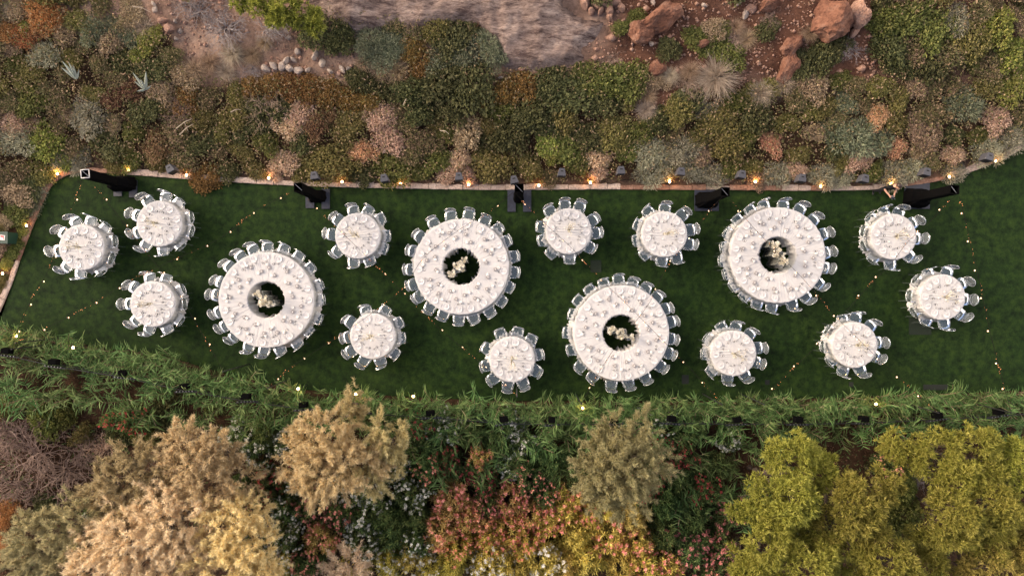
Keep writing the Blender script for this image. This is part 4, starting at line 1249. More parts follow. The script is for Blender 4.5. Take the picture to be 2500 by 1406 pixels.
KEY.append((30, 595, 20, 'green'))
taken = []
for (px, py, rp, lk) in KEY:
    shrub(px, py, rp, lk); taken.append((px, py, rp))
BARE = [[(430, 55), (600, 85), (780, 80), (960, 60), (1000, 130), (920, 185), (760, 195), (560, 195), (470, 190), (430, 130)],
        [(860, -40), (1470, -40), (1470, 120), (1400, 165), (1220, 175), (1160, 60), (1000, 40), (860, 60)],
        [(1180, 60), (1600, 110), (1620, 160), (1400, 160), (1200, 170)],
        [(1470, -40), (2130, -40), (2140, 190), (1960, 200), (1850, 215), (1690, 230), (1570, 300), (1540, 280), (1600, 200), (1560, 130), (1470, 120)],
        [(330, -40), (860, -40), (700, 100), (430, 95), (330, 70)]]
def kerb_y(px):
    i = np.interp(px, [p[0] for p in NORTH_PX[8:]], [p[1] for p in NORTH_PX[8:]])
    return i
def pick(px, py):
    if px < 460:
        if py < 110: return rs.choice(['tan', 'olive', 'greygreen', 'orange', 'tan', 'mixed'])
        return rs.choice(['olive', 'olive', 'mixed', 'olive', 'darkgreen', 'mixed', 'green', 'tan'])
    if px < 620: return rs.choice(['olive', 'olive', 'mixed', 'darkgreen', 'olive'])
    if px < 950: return rs.choice(['olive', 'darkgreen', 'green', 'olive', 'mixed'])
    if px < 1600: return rs.choice(['darkgreen', 'darkgreen', 'olive', 'green', 'mixed'])
    if py > 385: return rs.choice(['silver', 'tan', 'olive', 'mixed', 'greygreen', 'green'])
    return rs.choice(['olive', 'mixed', 'darkgreen', 'tan', 'olive', 'green', 'mixed'])
taken += [(184, 180, 20), (352, 205, 20)]
nfill = 0
for _ in range(9000):
    px, py = rs.uniform(-60, 2560), rs.uniform(-70, 600)
    if px > 125:
        if py > kerb_y(px) - 24: continue
    else:
        xk = np.interp(py, [430, 463, 505, 560, 610], [125, 118, 98, 76, 56])
        if py > 420 and px > xk - 26: continue
    if any(inside(np.array(px), np.array(py), b_) for b_ in BARE): continue
    rp = rs.uniform(25, 46)
    if py > 390: rp = min(rp, 30)
    if any((px - a) ** 2 + (py - c) ** 2 < (0.62 * (rp + q)) ** 2 for a, c, q in taken): continue
    if any((px - s[0]) ** 2 + (py - s[1]) ** 2 < (rp * 0.7 + 8) ** 2 for s in SPK): continue
    taken.append((px, py, rp)); shrub(px, py, rp, str(pick(px, py))); nfill += 1
print('shrubs', len(taken), nfill)

# low ground cover between the shrubs (nobody could count it)
def cover(name, n, test, look, lf, wd, seed, label, hgt=0.12, up=0.4):
    r = np.random.default_rng(seed)
    q = np.stack([r.uniform(-80, 2580, n), r.uniform(-80, 1480, n)], 1)
    q = q[test(q[:, 0], q[:, 1])]
    z = np.zeros(len(q))
    for _ in range(3):
        x = (q[:, 0] - CX) * (H - z) / FPX; y = (CY - q[:, 1]) * (H - z) / FPX
        z = terrain(x, y)
    P = np.stack([x, y, z + r.uniform(0.0, hgt, len(q))], 1)
    D = r.normal(size=(len(q), 3)) + np.array([0, 0, up])
    V, Fq = leaf_quads(P, D, lf * r.uniform(0.6, 1.5, len(q)), wd, r)
    return obj(name, mesh(name, V, Fq, [M[look]]), label=label, kind='stuff')
kx = np.array([p[0] for p in NORTH_PX[8:]]); ky = np.array([p[1] for p in NORTH_PX[8:]])
def bank_test(x, y):
    ok = (y < np.interp(x, kx, ky) - 16) & (x > 100)
    ok |= (x <= 100) & (y < 430)
    for b_ in BARE: ok &= ~inside(x, y, b_)
    return ok
cover('ground_cover', 200000, bank_test, 'leaf_mixed', 0.095, 0.06, 41, 'low mixed ground cover between the shrubs of the bank', 0.36, 0.4)
def dry_test(x, y):
    ok = np.zeros(x.shape, bool)
    for b_ in (BARE[0], BARE[4], BARE[3]): ok |= inside(x, y, b_)
    return ok & (fbm(x * 0.02, y * 0.02, 0.9, 3) > -0.15)
cover('dry_grass', 32000, dry_test, 'leaf_tan', 0.14, 0.016, 42, 'thin dry grass on the bare soil at the top of the bank', 0.06, 0.5)
def litter_test(x, y):
    return (y > 985 + 20 * np.sin(x * 0.02)) | ((y > 860 + 0.22 * x) & (x < 560))
cover('leaf_litter', 60000, litter_test, 'leaf_redrust', 0.10, 0.035, 43, 'brown leaf litter and low weeds below the reeds', 0.08, 0.5)
cover('undergrowth', 45000, lambda x, y: litter_test(x, y) & (fbm(x * 0.012, y * 0.012, 1.0, 3) > 0.0), 'oleander', 0.16, 0.04, 44, 'dark green undergrowth below the trees', 0.35, 0.7)

# ------------------------------------------------------------------ rocks, agaves, tussocks, sticks
def rock_mesh(seed, sub=2, rough=0.22):
    import bmesh
    r = np.random.default_rng(seed)
    bm = bmesh.new(); bmesh.ops.create_icosphere(bm, subdivisions=sub, radius=1.0)
    dirs = unit(r.normal(size=(9, 3))); lim = r.uniform(0.55, 0.9, 9)
    for v in bm.verts:
        p = np.array(v.co)
        for d, l in zip(dirs, lim):
            q = p @ d
            if q > l: p = p - d * (q - l) * 0.85
        p = p * (1 + rough * 0.35 * math.sin(5 * p[0] + seed) * math.sin(6 * p[1]) + r.normal(0, rough * 0.10))
        v.co = p
    me = bpy.data.meshes.new('rock'); bm.to_mesh(me); bm.free()
    me.materials.append(M['palerock'])
    return me
ROCK = [rock_mesh(s) for s in range(6)]
BOULD = [rock_mesh(20 + s, 4, 0.3) for s in range(3)]
def rock(px, py, rx, ry, h, look, label, name='rock', group=None, big=False, rz=None):
    x, y, z = G(px, py, h * 0.3)
    o = obj(name, (BOULD if big else ROCK)[rs.integers(0, 3 if big else 6)], None, (x, y, z + h * 0.15), rs.uniform(0, 6.28) if rz is None else rz, label, 'rock', group, scale=(rx / 61, ry / 61, h))
    setmat(o, look)
    return o
rock(1612, 48, 62, 36, 0.75, 'redrock', 'largest red boulder, left of the grassy patch at the top', 'boulder', big=True, rz=0.55)
rock(1565, 78, 36, 30, 0.45, 'redrock', 'red boulder leaning on the largest red boulder', 'boulder', big=True)
rock(2030, 48, 52, 60, 0.9, 'redrock', 'tall red boulder at the top right', 'boulder', big=True)
rock(2098, 35, 26, 32, 0.6, 'pinkrock', 'pinkish upright boulder at the right edge of the red soil', 'boulder', big=True, rz=0.2)
rock(2088, 78, 18, 9, 0.25, 'pinkrock', 'flat pinkish stone below the pinkish boulder')
rock(1880, 12, 30, 16, 0.4, 'redrock', 'low red boulder at the top edge', 'boulder', big=True)
rock(1935, 110, 36, 24, 0.35, 'redrock', 'broad red rock in the red soil beside the dark bush', 'boulder', big=True)
rock(1925, 165, 28, 40, 0.4, 'redrock', 'red rock above the pale tussock at right', 'boulder', big=True)
rock(1715, 108, 12, 18, 0.3, 'redrock', 'small upright orange rock below the largest boulder')
rock(1605, 165, 26, 18, 0.25, 'redrock', 'orange rock at the end of the green hedge', 'boulder', big=True)
rock(413, 69, 14, 12, 0.22, 'pinkrock', 'round pink stone left of the grey bare bush')
rock(398, 50, 14, 9, 0.18, 'pinkrock', 'flat pink stone above the round pink stone')
for i, (px, py, rx, ry) in enumerate([(1431, 8, 14, 18), (1452, 6, 13, 10), (1475, 8, 16, 14), (1500, 6, 18, 13), (1490, 26, 13, 13), (1458, 14, 11, 9), (1517, 20, 11, 9), (1443, 28, 10, 9), (1466, 28, 12, 8), (1488, 42, 9, 8)]):
    rock(px, py, rx, ry, 0.28, 'pinkrock', 'pink stone in the heap right of the pale rock outcrop', 'stone', 'heap of pink stones')
for i, (px, py, rx, ry) in enumerate([(649, 168, 13, 11), (668, 160, 14, 9), (688, 162, 12, 10), (706, 168, 13, 9), (728, 172, 13, 10), (752, 170, 9, 6), (727, 126, 9, 9), (700, 148, 11, 8), (716, 147, 10, 6), (770, 135, 14, 7), (786, 155, 12, 9), (836, 170, 14, 6), (806, 175, 10, 5), (850, 168, 8, 6), (735, 88, 9, 5), (705, 92, 7, 5)]):
    rock(px, py, rx, ry, 0.18, 'palerock', 'whitish stone in the row below the pine bush', 'stone', 'row of whitish stones')
for i, (px, py, rx, ry) in enumerate([(375, 10, 8, 5), (378, 24, 8, 7), (314, 25, 6, 5), (440, 75, 8, 7), (428, 52, 6, 5), (430, 95, 6, 5), (1594, 6, 6, 10), (1805, 6, 11, 5), (1820, 36, 14, 9), (1720, 14, 8, 6), (1775, 134, 9, 5), (1610, 50, 6, 6), (1222, 190, 8, 4), (1265, 145, 9, 8), (1340, 125, 12, 8), (1275, 165, 14, 9), (1668, 222, 7, 6), (1590, 108, 8, 6), (1835, 22, 16, 12)]):
    rock(px, py, rx, ry, 0.12, 'palerock' if i not in (13, 14, 15, 18) else 'pinkrock', f'loose pale stone on the soil {"at upper left" if px < 500 else ("by the outcrop" if px < 1400 else "at upper right")}', 'stone', 'loose pale stones')
def gravel(n, seed):
    r = np.random.default_rng(seed)
    q = np.stack([r.uniform(380, 2150, n), r.uniform(-60, 260, n)], 1)
    ok = np.zeros(n, bool)
    for b_ in (BARE[0], BARE[2], BARE[3], BARE[4]): ok |= inside(q[:, 0], q[:, 1], b_)
    q = q[ok]; z = np.zeros(len(q))
    for _ in range(3):
        x = (q[:, 0] - CX) * (H - z) / FPX; y = (CY - q[:, 1]) * (H - z) / FPX; z = terrain(x, y)
    s = np.exp(r.normal(-3.2, 0.5, len(q)))
    base = np.array([(1, 0, 0), (0, 1, 0), (-1, 0, 0), (0, -1, 0), (0, 0, 0.8), (0, 0, -0.5)])
    V = (base[None] * (s[:, None, None] * r.uniform(0.6, 1.3, (len(q), 6, 1))) + np.stack([x, y, z + 0.01], 1)[:, None, :]).reshape(-1, 3)
    f = np.array([(0, 1, 4), (1, 2, 4), (2, 3, 4), (3, 0, 4), (1, 0, 5), (2, 1, 5), (3, 2, 5), (0, 3, 5)])
    F = (f[None] + 6 * np.arange(len(q))[:, None, None]).reshape(-1, 3)
    obj('gravel', mesh('gravel', V, F, [M['pinkrock']]), label='small loose pebbles on the bare soil of the bank', kind='stuff')
gravel(5000, 8)

def agave(px, py, leaves, label):
    x, y, z = G(px, py, 0.45); z += 0.40
    t = bpy.data.objects.new('agave', None); COL.objects.link(t); t.location = (x, y, z)
    tag(t, label, 'agave')
    for (ang, el, L, w) in leaves:
        a = math.radians(ang); d = Vector((math.cos(a) * math.cos(el), math.sin(a) * math.cos(el), math.sin(el))); sd = Vector((-math.sin(a), math.cos(a), 0)); up = d.cross(sd) * -1
        b = MB(); rows = []
        for s, ww, dp in ((0, 0.6, 0.03), (0.25, 1.0, 0.035), (0.55, 0.8, 0.02), (0.85, 0.35, 0.008), (1.0, 0.02, 0.0)):
            p = d * L * s + up * (-0.10 * s * s * L) * 0.3
            rows.append([p - sd * w * ww / 2 + up * dp, p - up * dp * 0.4, p + sd * w * ww / 2 + up * dp, p - up * (0.035 * (1 - s) + 0.004)])
        V = [v for rr in rows for v in rr]; Fq = []
        for i in range(4):
            for k in range(4):
                Fq.append((i * 4 + k, i * 4 + (k + 1) % 4, (i + 1) * 4 + (k + 1) % 4, (i + 1) * 4 + k))
        b.add(V, Fq); obj('leaf', b.me('leaf', [M['agave']]), t)
agave(184, 192, [(118, .5, .75, .13), (140, .35, .62, .12), (98, .55, .65, .12), (80, .6, .55, .10), (130, .9, .4, .11), (60, .3, .4, .09)], 'pale agave standing left of the other agave')
agave(352, 218, [(118, .45, .72, .12), (70, .45, .72, .15), (88, .8, .45, .12), (140, .3, .45, .10), (20, .3, .35, .10), (200, .3, .3, .09)], 'pale agave with two long leaves like a V')

def tuss(px, py, rp, h, mat, label, group=None, name='grass_tussock'):
    x, y, z = G(px, py, 0.3)
    s = rp / 61 * 1.15
    o = obj(name, TUSS[rs.integers(0, 3)], None, (x, y, z), rs.uniform(0, 6), label, 'grass', group, scale=(s, s, s * h)); setmat(o, mat); return o
tuss(1752, 185, 60, 0.9, 'straw', 'largest pale straw tussock on the upper bank')
tuss(1862, 225, 38, 0.9, 'straw', 'pale straw tussock right of the largest tussock')
tuss(1918, 205, 32, 0.9, 'straw', 'small pale straw tussock below the red rocks')
for px, py, rp in ((345, 62, 34), (560, 125, 36), (505, 150, 34), (610, 130, 30), (470, 165, 36), (545, 170, 30), (1580, 265, 30), (1585, 230, 26), (970, 170, 36), (930, 160, 34), (1000, 60, 24), (15, 15, 24), (1690, 170, 30), (1640, 180, 26), (1830, 90, 30), (1800, 60, 26), (1985, 75, 26), (885, 150, 26), (640, 100, 24)):
    tuss(px, py, rp, 0.7, str(rs.choice(['leaf_tan', 'leaf_tan', 'straw'])), f'dry brown grass tuft on the bare soil {"left of the outcrop" if px < 900 else ("below the outcrop" if px < 1300 else "among the red rocks")}', 'dry grass tufts on the upper bank', 'grass_tuft')

def bush(px, py, rp, h, mat, label, group=None, name='bare_bush'):
    x, y, z = G(px, py, 0.3)
    s = rp / 61 * 0.95
    o = obj(name, TWIG[rs.integers(0, 3)], None, (x, y, z), rs.uniform(0, 6), label, 'bush', group, scale=(s, s, s * h)); setmat(o, mat); return o
bush(480, 25, 52, 0.7, 'grey_twig', 'grey leafless bush at the top edge, left of the pine bush'); bush(545, 60, 58, 0.7, 'grey_twig', 'grey leafless bush under the bright pine bush')
bush(650, 60, 50, 0.5, 'grey_twig', 'grey leafless branches below the bright pine bush'); bush(655, 262, 54, 0.8, 'dry_twig', 'purplish brown leafless bush below the rusty hedge')
bush(438, 282, 42, 0.8, 'dry_twig', 'brown leafless bush left of the purplish one'); bush(610, 165, 30, 0.5, 'grey_twig', 'small grey leafless bush left of the whitish stones')
bush(1880, 35, 30, 0.5, 'dry_twig', 'dry leafless scrub beside the top red boulder'); bush(1790, 95, 46, 0.4, 'dry_twig', 'low dry scrub right of the largest red boulder'); bush(1690, 200, 40, 0.4, 'dry_twig', 'low dry scrub left of the largest tussock')
bush(1500, 140, 36, 0.3, 'dry_twig', 'low dry scrub below the pale outcrop'); bush(2080, 110, 40, 0.4, 'grey_twig', 'grey dry scrub below the pinkish boulder')

def stick(px, py, dx, dy, label, w=0.02):
    x, y, z = G(px, py, 0.5); p = Vector((0, 0, 0)); e = Vector((dx / 61, -dy / 61, 0.08))
    b = MB(); m = e * 0.5 + Vector((0.03, 0.05, 0.05)); b.tube([p, m, e], [w, w * .8, w * .4], 5); b.tube([m, m + Vector((e.y, -e.x, 0.3)) * 0.3], [w * .6, w * .3], 4)
    obj('fallen_branch', b.me('fallen_branch', [M['straw']]), None, (x, y, z + 0.55), 0, label, 'branch')
stick(432, 315, 40, -22, 'pale forked branch lying on the shrubs at left'); stick(440, 330, 34, -24, 'thin pale stick below the forked branch'); stick(565, 275, 26, -4, 'short pale stick left of the purplish bush')
stick(325, 18, 46, 16, 'long pale stick on the soil at upper left'); stick(985, 258, 8, -14, 'small pale twig fork in the dark hedge'); stick(1075, 320, 22, 10, 'pale twig beside the tan cushion shrub')

# ------------------------------------------------------------------ reeds along the south side
def reed_mesh(seed, stalks=6, lean=0.5):
    r = np.random.default_rng(seed); V, F = [], []; b = MB()
    for s in range(stalks):
        a = r.uniform(0, 2 * PI); ln = r.uniform(0.1, 0.55) * lean * 2; Hh = r.uniform(1.15, 1.95)
        p = np.array([r.normal(0, .14), r.normal(0, .14), 0.0]); d = unit(np.array([math.cos(a) * ln * .4, math.sin(a) * ln * .4, 1.0]))
        pts = [p.copy()]; dirs = [d.copy()]; n = 11
        for i in range(n):
            d = unit(d + np.array([math.cos(a), math.sin(a), 0]) * ln * 0.16 + r.normal(0, .02, 3)); p = p + d * Hh / n; pts.append(p.copy()); dirs.append(d.copy())
        b.tube([tuple(q) for q in pts[::2]], [0.012] * len(pts[::2]), 4, cap=False)
        pl = r.uniform(0, PI)
        for i in range(3, n + 1):
            for side in (0, 1):
                if r.random() < 0.12: continue
                az = pl + PI * side + r.uniform(-.5, .5)
                out = np.array([math.cos(az), math.sin(az), 0.0])
                ld = unit(out * r.uniform(0.7, 1.1) + dirs[i] * r.uniform(0.45, 0.9)); L = r.uniform(0.38, 0.66) * (0.75 if i > n - 2 else 1); w = r.uniform(0.032, 0.054)
                q = pts[i].copy(); sd = unit(np.cross(ld, np.array([0, 0, 1.0]) + 0.2 * r.normal(size=3))); o = len(V)
                prof = (0.7, 1.0, 0.7, 0.05)
                for k in range(4):
                    V += [q - sd * w * prof[k] / 2, q + sd * w * prof[k] / 2]
                    q = q + ld * L / 3; ld = unit(ld + np.array([0, 0, -0.27]) + r.normal(0, .03, 3))
                for k in range(3): F.append((o + 2 * k, o + 2 * k + 1, o + 2 * k + 3, o + 2 * k + 2))
    return mesh('reed_leaves', np.array(V), np.array(F), [M['reed']]), b.me('reed_stalks', [M['reed_dry']])
REED = [reed_mesh(500 + v, 6 + v % 3, 0.35 + 0.12 * (v % 4)) for v in range(8)]
re = np.random.default_rng(77)
LAMPX = sorted(s[:2] for s in SUP)
def reed(px, py, sc, mat='reed', z=None):
    x, y, z0 = G(px, py, 0.0)
    lv, st = REED[re.integers(0, 8)]
    third = 'below the ' + min(TABLES, key=lambda q: abs(q[1] - px))[0]
    row = 'along the lawn edge' if py < south_y(px) + 62 else 'below the black railing'
    o = obj('reed_clump', lv, None, (x, y, z0 - 0.02), re.uniform(0, 6.28), f'green reed clump {row} {third}', 'reeds', 'reed clumps along the lower side of the lawn', scale=(sc, sc, sc * re.uniform(0.95, 1.35)))
    setmat(o, mat); ch = obj('stalk', st, o)
    return o
def south_y(px):
    return float(np.interp(px, [p[0] for p in SOUTH_PX[::-1]], [p[1] for p in SOUTH_PX[::-1]]))
nr = 0; done = []
def try_reed(px, py, md, sc, mat='reed'):
    global nr
    if any((px - a) ** 2 + (py - c) ** 2 < md * md for a, c in done): return
    done.append((px, py)); reed(px, py, sc, mat); nr += 1
for _ in range(2600):       # front row right at the lawn
    px = re.uniform(-60, 2560); py = south_y(px) + re.uniform(2, 34)
    if 760 < px < 800 or 985 < px < 1010: py += 15
    try_reed(px, py, 19 + 6 * re.random(), re.uniform(0.55, 0.8))
for _ in range(1600):       # second row down to the railing
    px = re.uniform(-60, 2560); py = south_y(px) + re.uniform(40, 80)
    if re.random() < 0.25 and 480 < px < 1300: continue
    try_reed(px, py, 34 + 14 * re.random(), re.uniform(0.6, 0.85))
for _ in range(500):        # patches lower down
    px = re.uniform(0, 2560)
    if px < 560: py = re.uniform(880 + 0.14 * px, 960 + 0.14 * px)
    elif px < 1000: continue
    elif px < 1400: py = re.uniform(1035, 1170)
    elif px < 1640: py = re.uniform(1035, 1080)
    elif px < 1880: py = re.uniform(1035, 1260)
    else: py = re.uniform(1035, 1075)
    try_reed(px, py, 44, re.uniform(0.6, 0.9))
print('reeds', nr)

# ------------------------------------------------------------------ black railing and light boxes behind the reeds
RAIL = [(-20, 862), (15, 868), (130, 895), (300, 922), (450, 955), (600, 980), (740, 1000), (880, 1010), (1050, 1020), (1230, 1035), (1350, 1037), (1500, 1036), (1640, 1034), (1800, 1036), (1950, 1036), (2110, 1034), (2290, 1025), (2440, 1016), (2540, 1010)]
RZ = 1.15
t = bpy.data.objects.new('railing', None); COL.objects.link(t)
tag(t, 'long black railing running between the reeds below the lawn', 'railing')
P = [Vector((*U(px, py, RZ), RZ)) for px, py in RAIL]
for i in range(len(P) - 1):
    b = MB()
    for dz in (-0.1, -0.5):
        b.tube([P[i] + Vector((0, 0, dz)), P[i + 1] + Vector((0, 0, dz))], 0.018, 6)
    obj('rail', b.me('rail', [M['blackmetal']]), t)
    for k in range(max(1, int((P[i + 1] - P[i]).length / 1.2))):
        q = P[i].lerp(P[i + 1], k / max(1, int((P[i + 1] - P[i]).length / 1.2))); g0 = float(terrain(q.x, q.y))
        b = MB(); b.tube([(q.x, q.y, g0), (q.x, q.y, RZ)], 0.02, 6); obj('post', b.me('post', [M['blackmetal']]), t)
for i, (px, py) in enumerate(RAIL[1:-1]):
    x, y = U(px, py - 8, RZ + 0.2); g0 = float(terrain(x, y))
    s = bpy.data.objects.new('black_light_box', None); COL.objects.link(s); s.location = (x, y, RZ + 0.04); s.rotation_euler = (0, 0, re.uniform(-.15, .15))
    tag(s, f'{ORD[i]} black light box from the left, fixed on the railing in the reeds', 'light box', 'black light boxes on the railing')
    b = MB(); b.box((0, 0.05, 0.13), (0.34, 0.22, 0.26), 0, 0, 0.85); obj('case', b.me('case', [M['drape']]), s)
    b = MB()
    for k in range(6): b.box((-0.30 + 0.12 * k, -0.13, 0.10), (0.05, 0.05, 0.12))
    b.box((0, -0.16, 0.04), (0.85, 0.05, 0.05)); obj('lamp_bar', b.me('lamp_bar', [M['blackmetal']]), s)
    b = MB()
    for k in range(6): b.lathe([(0.0, 0.166), (0.012, 0.163)], 6, 0, (-0.30 + 0.12 * k, -0.13, 0)); 
    obj('knob', b.me('knob', [M['steel']]), s)

# ------------------------------------------------------------------ trees
def crown(name, lobes, r, sub_r, per, tuft, L, W, up=0.35, inner=0.25, mat=None, dens=4.4, plume=0.0):
    """needle or plume tufts gathered in puffs over lobes (world coordinates relative to the root)"""
    Ps, Ds, Ls = [], [], []
    for (cx, cy, cz, R) in lobes:
        nsub = max(5, int(dens * (R / sub_r) ** 2))
        d = unit(r.normal(size=(nsub, 3)) + np.array([0, 0, 0.5])); d[:, 2] = np.where(d[:, 2] < -0.3, -d[:, 2], d[:, 2])
        C = np.array([cx, cy, cz]) + d * (R * (1 - inner * r.random(nsub)) - sub_r * 0.4)[:, None] * np.array([1, 1, 0.75])
        for c, dd in zip(C, d):
            sr = sub_r * r.uniform(0.65, 1.25); m = int(per * (sr / sub_r) ** 2)
            e = unit(r.normal(size=(m, 3)) + dd * 0.55 + np.array([0, 0, up]))
            if plume:
                pl = plume * r.uniform(0.5, 1.25); ax_ = unit(dd + r.normal(0, 0.35, 3) + np.array([0, 0, 0.12])); tt = r.random(m)
                base = c + ax_ * (tt * pl)[:, None] + e * (sr * 0.75 * (1.02 - tt) * r.uniform(0.3, 1.0, m))[:, None]
                e = unit(e * 0.55 + ax_ * 0.9)
            else:
                base = c + e * (sr * r.uniform(0.35, 1.0, m))[:, None]
            n = m * tuft
            eb = np.repeat(e, tuft, 0)
            Ps.append(np.repeat(base, tuft, 0) - eb * 0.02); Ds.append(eb * 0.9 + r.normal(size=(n, 3)) * 0.5); Ls.append(L * r.uniform(0.6, 1.2, n))
    P = np.concatenate(Ps); D = np.concatenate(Ds); Lz = np.concatenate(Ls)
    V, Fq = needle_tris(P, D, Lz, W, r)
    return mesh(name, V, Fq, [M[mat]])

def tree(px_lobes, hc, mat, label, name, kind, seed, group=None, zs=0.5):
    """px_lobes: (px, py, radius px, extra height)"""
    r = np.random.default_rng(seed)
    bx = np.mean([l[0] for l in px_lobes]); by = np.mean([l[1] for l in px_lobes])
    x0, y0 = U(bx, by, hc); g0 = float(terrain(x0, y0))
    t = bpy.data.objects.new(name, None); COL.objects.link(t); t.location = (x0, y0, g0)
    tag(t, label, 'tree' if kind != 'bush' else 'bush', group)
    lobes = []
    for (px, py, rp, dz) in px_lobes:
        if kind == 'pine': rp *= 0.84; dz = dz * 1.6
        z = hc + dz; x, y = U(px, py, z); lobes.append((x - x0, y - y0, z - g0, rp / FPX * (H - z)))
    if kind == 'pine' or kind == 'bush':
        me_ = crown('crown', lobes, r, 0.33, 40, 8, 0.16, 0.042, 0.5, 0.12, mat, 3.2)
    else:
        me_ = crown('crown', lobes, r, 0.20, 28, 6, 0.17, 0.026, 0.25, 0.35, mat, 2.8, 0.55)
    obj('crown', me_, t)
    b = MB()
    top = Vector((0, 0, max(0.4, (hc - g0) * 0.35)))
    b.tube([(0, 0, -0.1), (0.05, 0.03, top.z * 0.5), tuple(top)], [0.16, 0.13, 0.11], 8)
    for (lx, ly, lz, R) in lobes:
        m = Vector((lx * .5, ly * .5, top.z + (lz - top.z) * 0.5 + 0.1)); e = Vector((lx, ly, lz))
        b.tube([top, m, e], [0.08, 0.06, 0.03], 6)
        for k in range(9):
            d = Vector(unit(r.normal(size=3) + np.array([0, 0, .3]))); q = m.lerp(e, r.uniform(0.3, 1.0))
            b.tube([q, q + d * R * .5 + Vector(r.normal(0, .06, 3)), q + d * R * .95], [0.025, 0.016, 0.007], 4, cap=False)
    obj('trunk', b.me('trunk', [M['bark']]), t)
    return t

PG = 'pines at lower right'
tree([(1930, 1115, 74, 0), (1995, 1145, 62, -.3), (1862, 1200, 70, -.2), (1935, 1215, 76, .3), (1825, 1245, 50, -.3), (1885, 1265, 60, 0)], 3.0, 'pine', 'yellow-green pine at the upper left of the pine grove', 'pine_tree', 'pine', 1, PG)
tree([(2085, 1235, 86, .3), (2150, 1185, 60, 0), (2125, 1285, 66, .1), (2012, 1290, 66, -.2), (2060, 1170, 46, -.5)], 3.2, 'pine', 'broad pine in the centre of the pine grove', 'pine_tree', 'pine', 2, PG)
tree([(2200, 1085, 58, -.3), (2285, 1115, 76, 0), (2375, 1085, 66, 0), (2335, 1165, 70, .2), (2400, 1150, 50, 0)], 3.0, 'pine', 'pine nearest the reeds at the right', 'pine_tree', 'pine', 3, PG)
tree([(2325, 1265, 86, .3), (2415, 1235, 80, .2), (2405, 1315, 70, 0), (2262, 1300, 60, 0), (2480, 1275, 56, -.3), (2360, 1330, 50, -.4)], 3.2, 'pine', 'large pine right of the broad central pine', 'pine_tree', 'pine', 4, PG)
tree([(1880, 1330, 80, .2), (1965, 1380, 86, .3), (1840, 1405, 60, 0), (2040, 1345, 66, 0), (1940, 1310, 60, -.3), (1800, 1360, 46, -.4)], 3.0, 'pine', 'pine at the lower left of the pine grove', 'pine_tree', 'pine', 5, PG)
tree([(2160, 1375, 86, .3), (2250, 1395, 66, 0), (2095, 1410, 60, 0)], 3.1, 'pine', 'pine at the bottom edge below the central pine', 'pine_tree', 'pine', 6, PG)
tree([(2475, 1130, 66, 0), (2505, 1205, 60, 0)], 2.9, 'pine', 'pine cut by the right edge of the picture', 'pine_tree', 'pine', 7, PG)
tree([(2430, 1390, 76, .2), (2505, 1330, 60, 0), (2350, 1400, 50, -.2)], 3.2, 'pine_goldlit', 'golden-lit pine in the bottom right corner', 'pine_tree', 'pine', 8, PG)
tree([(640, 8, 40, 0), (695, 22, 46, .1), (745, 42, 34, 0), (772, 66, 20, -.1), (600, 2, 30, 0), (677, 45, 18, -.2)], 2.9, 'pine_bright', 'bright lime-green pine bush at the top edge', 'pine_bush', 'bush', 9)
TG = 'feathery tamarisks at lower left'
tree([(330, 1160, 76, 0), (270, 1190, 56, -.2), (390, 1140, 60, .1), (300, 1235, 60, 0)], 2.6, 'tamarisk_olive', 'olive-tan tamarisk at the upper left of the tamarisks', 'tamarisk_tree', 'tam', 11, TG)
tree([(480, 1130, 80, .1), (540, 1100, 50, .1), (450, 1070, 46, -.2), (590, 1160, 50, -.2), (520, 1190, 66, .2)], 2.8, 'tamarisk_gold', 'golden tamarisk reaching up towards the reeds', 'tamarisk_tree', 'tam', 12, TG)
tree([(110, 1310, 76, 0), (190, 1280, 70, .1), (75, 1360, 50, -.2), (170, 1360, 60, 0)], 2.6, 'tamarisk_green', 'grey-green tamarisk near the bottom left corner', 'tamarisk_tree', 'tam', 13, TG)
tree([(330, 1330, 90, .3), (430, 1280, 86, .3), (250, 1400, 80, .1), (400, 1390, 86, .2), (300, 1265, 56, 0), (410, 1215, 56, 0), (480, 1340, 60, .1), (240, 1325, 50, 0)], 3.0, 'tamarisk_tan', 'tan tamarisk in the middle of the lower left group', 'tamarisk_tree', 'tam', 14, TG)
tree([(570, 1280, 80, .2), (610, 1350, 76, .3), (530, 1390, 80, .2), (665, 1400, 50, 0), (620, 1245, 40, -.2)], 3.0, 'tamarisk_gold', 'golden tamarisk at the right of the lower left group', 'tamarisk_tree', 'tam', 15, TG)
tree([(790, 1060, 66, .2), (810, 1130, 86, .3), (740, 1120, 60, 0), (770, 1180, 50, -.1), (880, 1120, 60, 0)], 2.6, 'tamarisk_gold', 'golden tamarisk standing alone below the reeds', 'tamarisk_tree', 'tam', 16)
tree([(935, 1070, 50, .1), (985, 1050, 28, 0), (900, 1160, 50, 0), (960, 1110, 36, 0)], 2.4, 'tamarisk_olive', 'olive-tan tamarisk right of the lone golden one', 'tamarisk_tree', 'tam', 17)
tree([(862, 985, 36, 0), (850, 1015, 26, -.2)], 2.0, 'tamarisk_olive', 'small tan tamarisk poking up through the reeds', 'tamarisk_tree', 'tam', 18)
tree([(1510, 1140, 86, .3), (1450, 1160, 60, 0), (1575, 1120, 60, 0), (1530, 1205, 56, 0), (1480, 1090, 50, 0), (1560, 1045, 40, .1), (1500, 1040, 30, -.1), (1470, 1205, 44, -.2)], 2.6, 'tamarisk_sage', 'olive tamarisk between the oleanders and the reeds', 'tamarisk_tree', 'tam', 19)
tree([(845, 1390, 50, 0), (870, 1370, 36, 0)], 2.2, 'tamarisk_tan', 'small tan tamarisk at the bottom edge among the oleanders', 'tamarisk_tree', 'tam', 20)

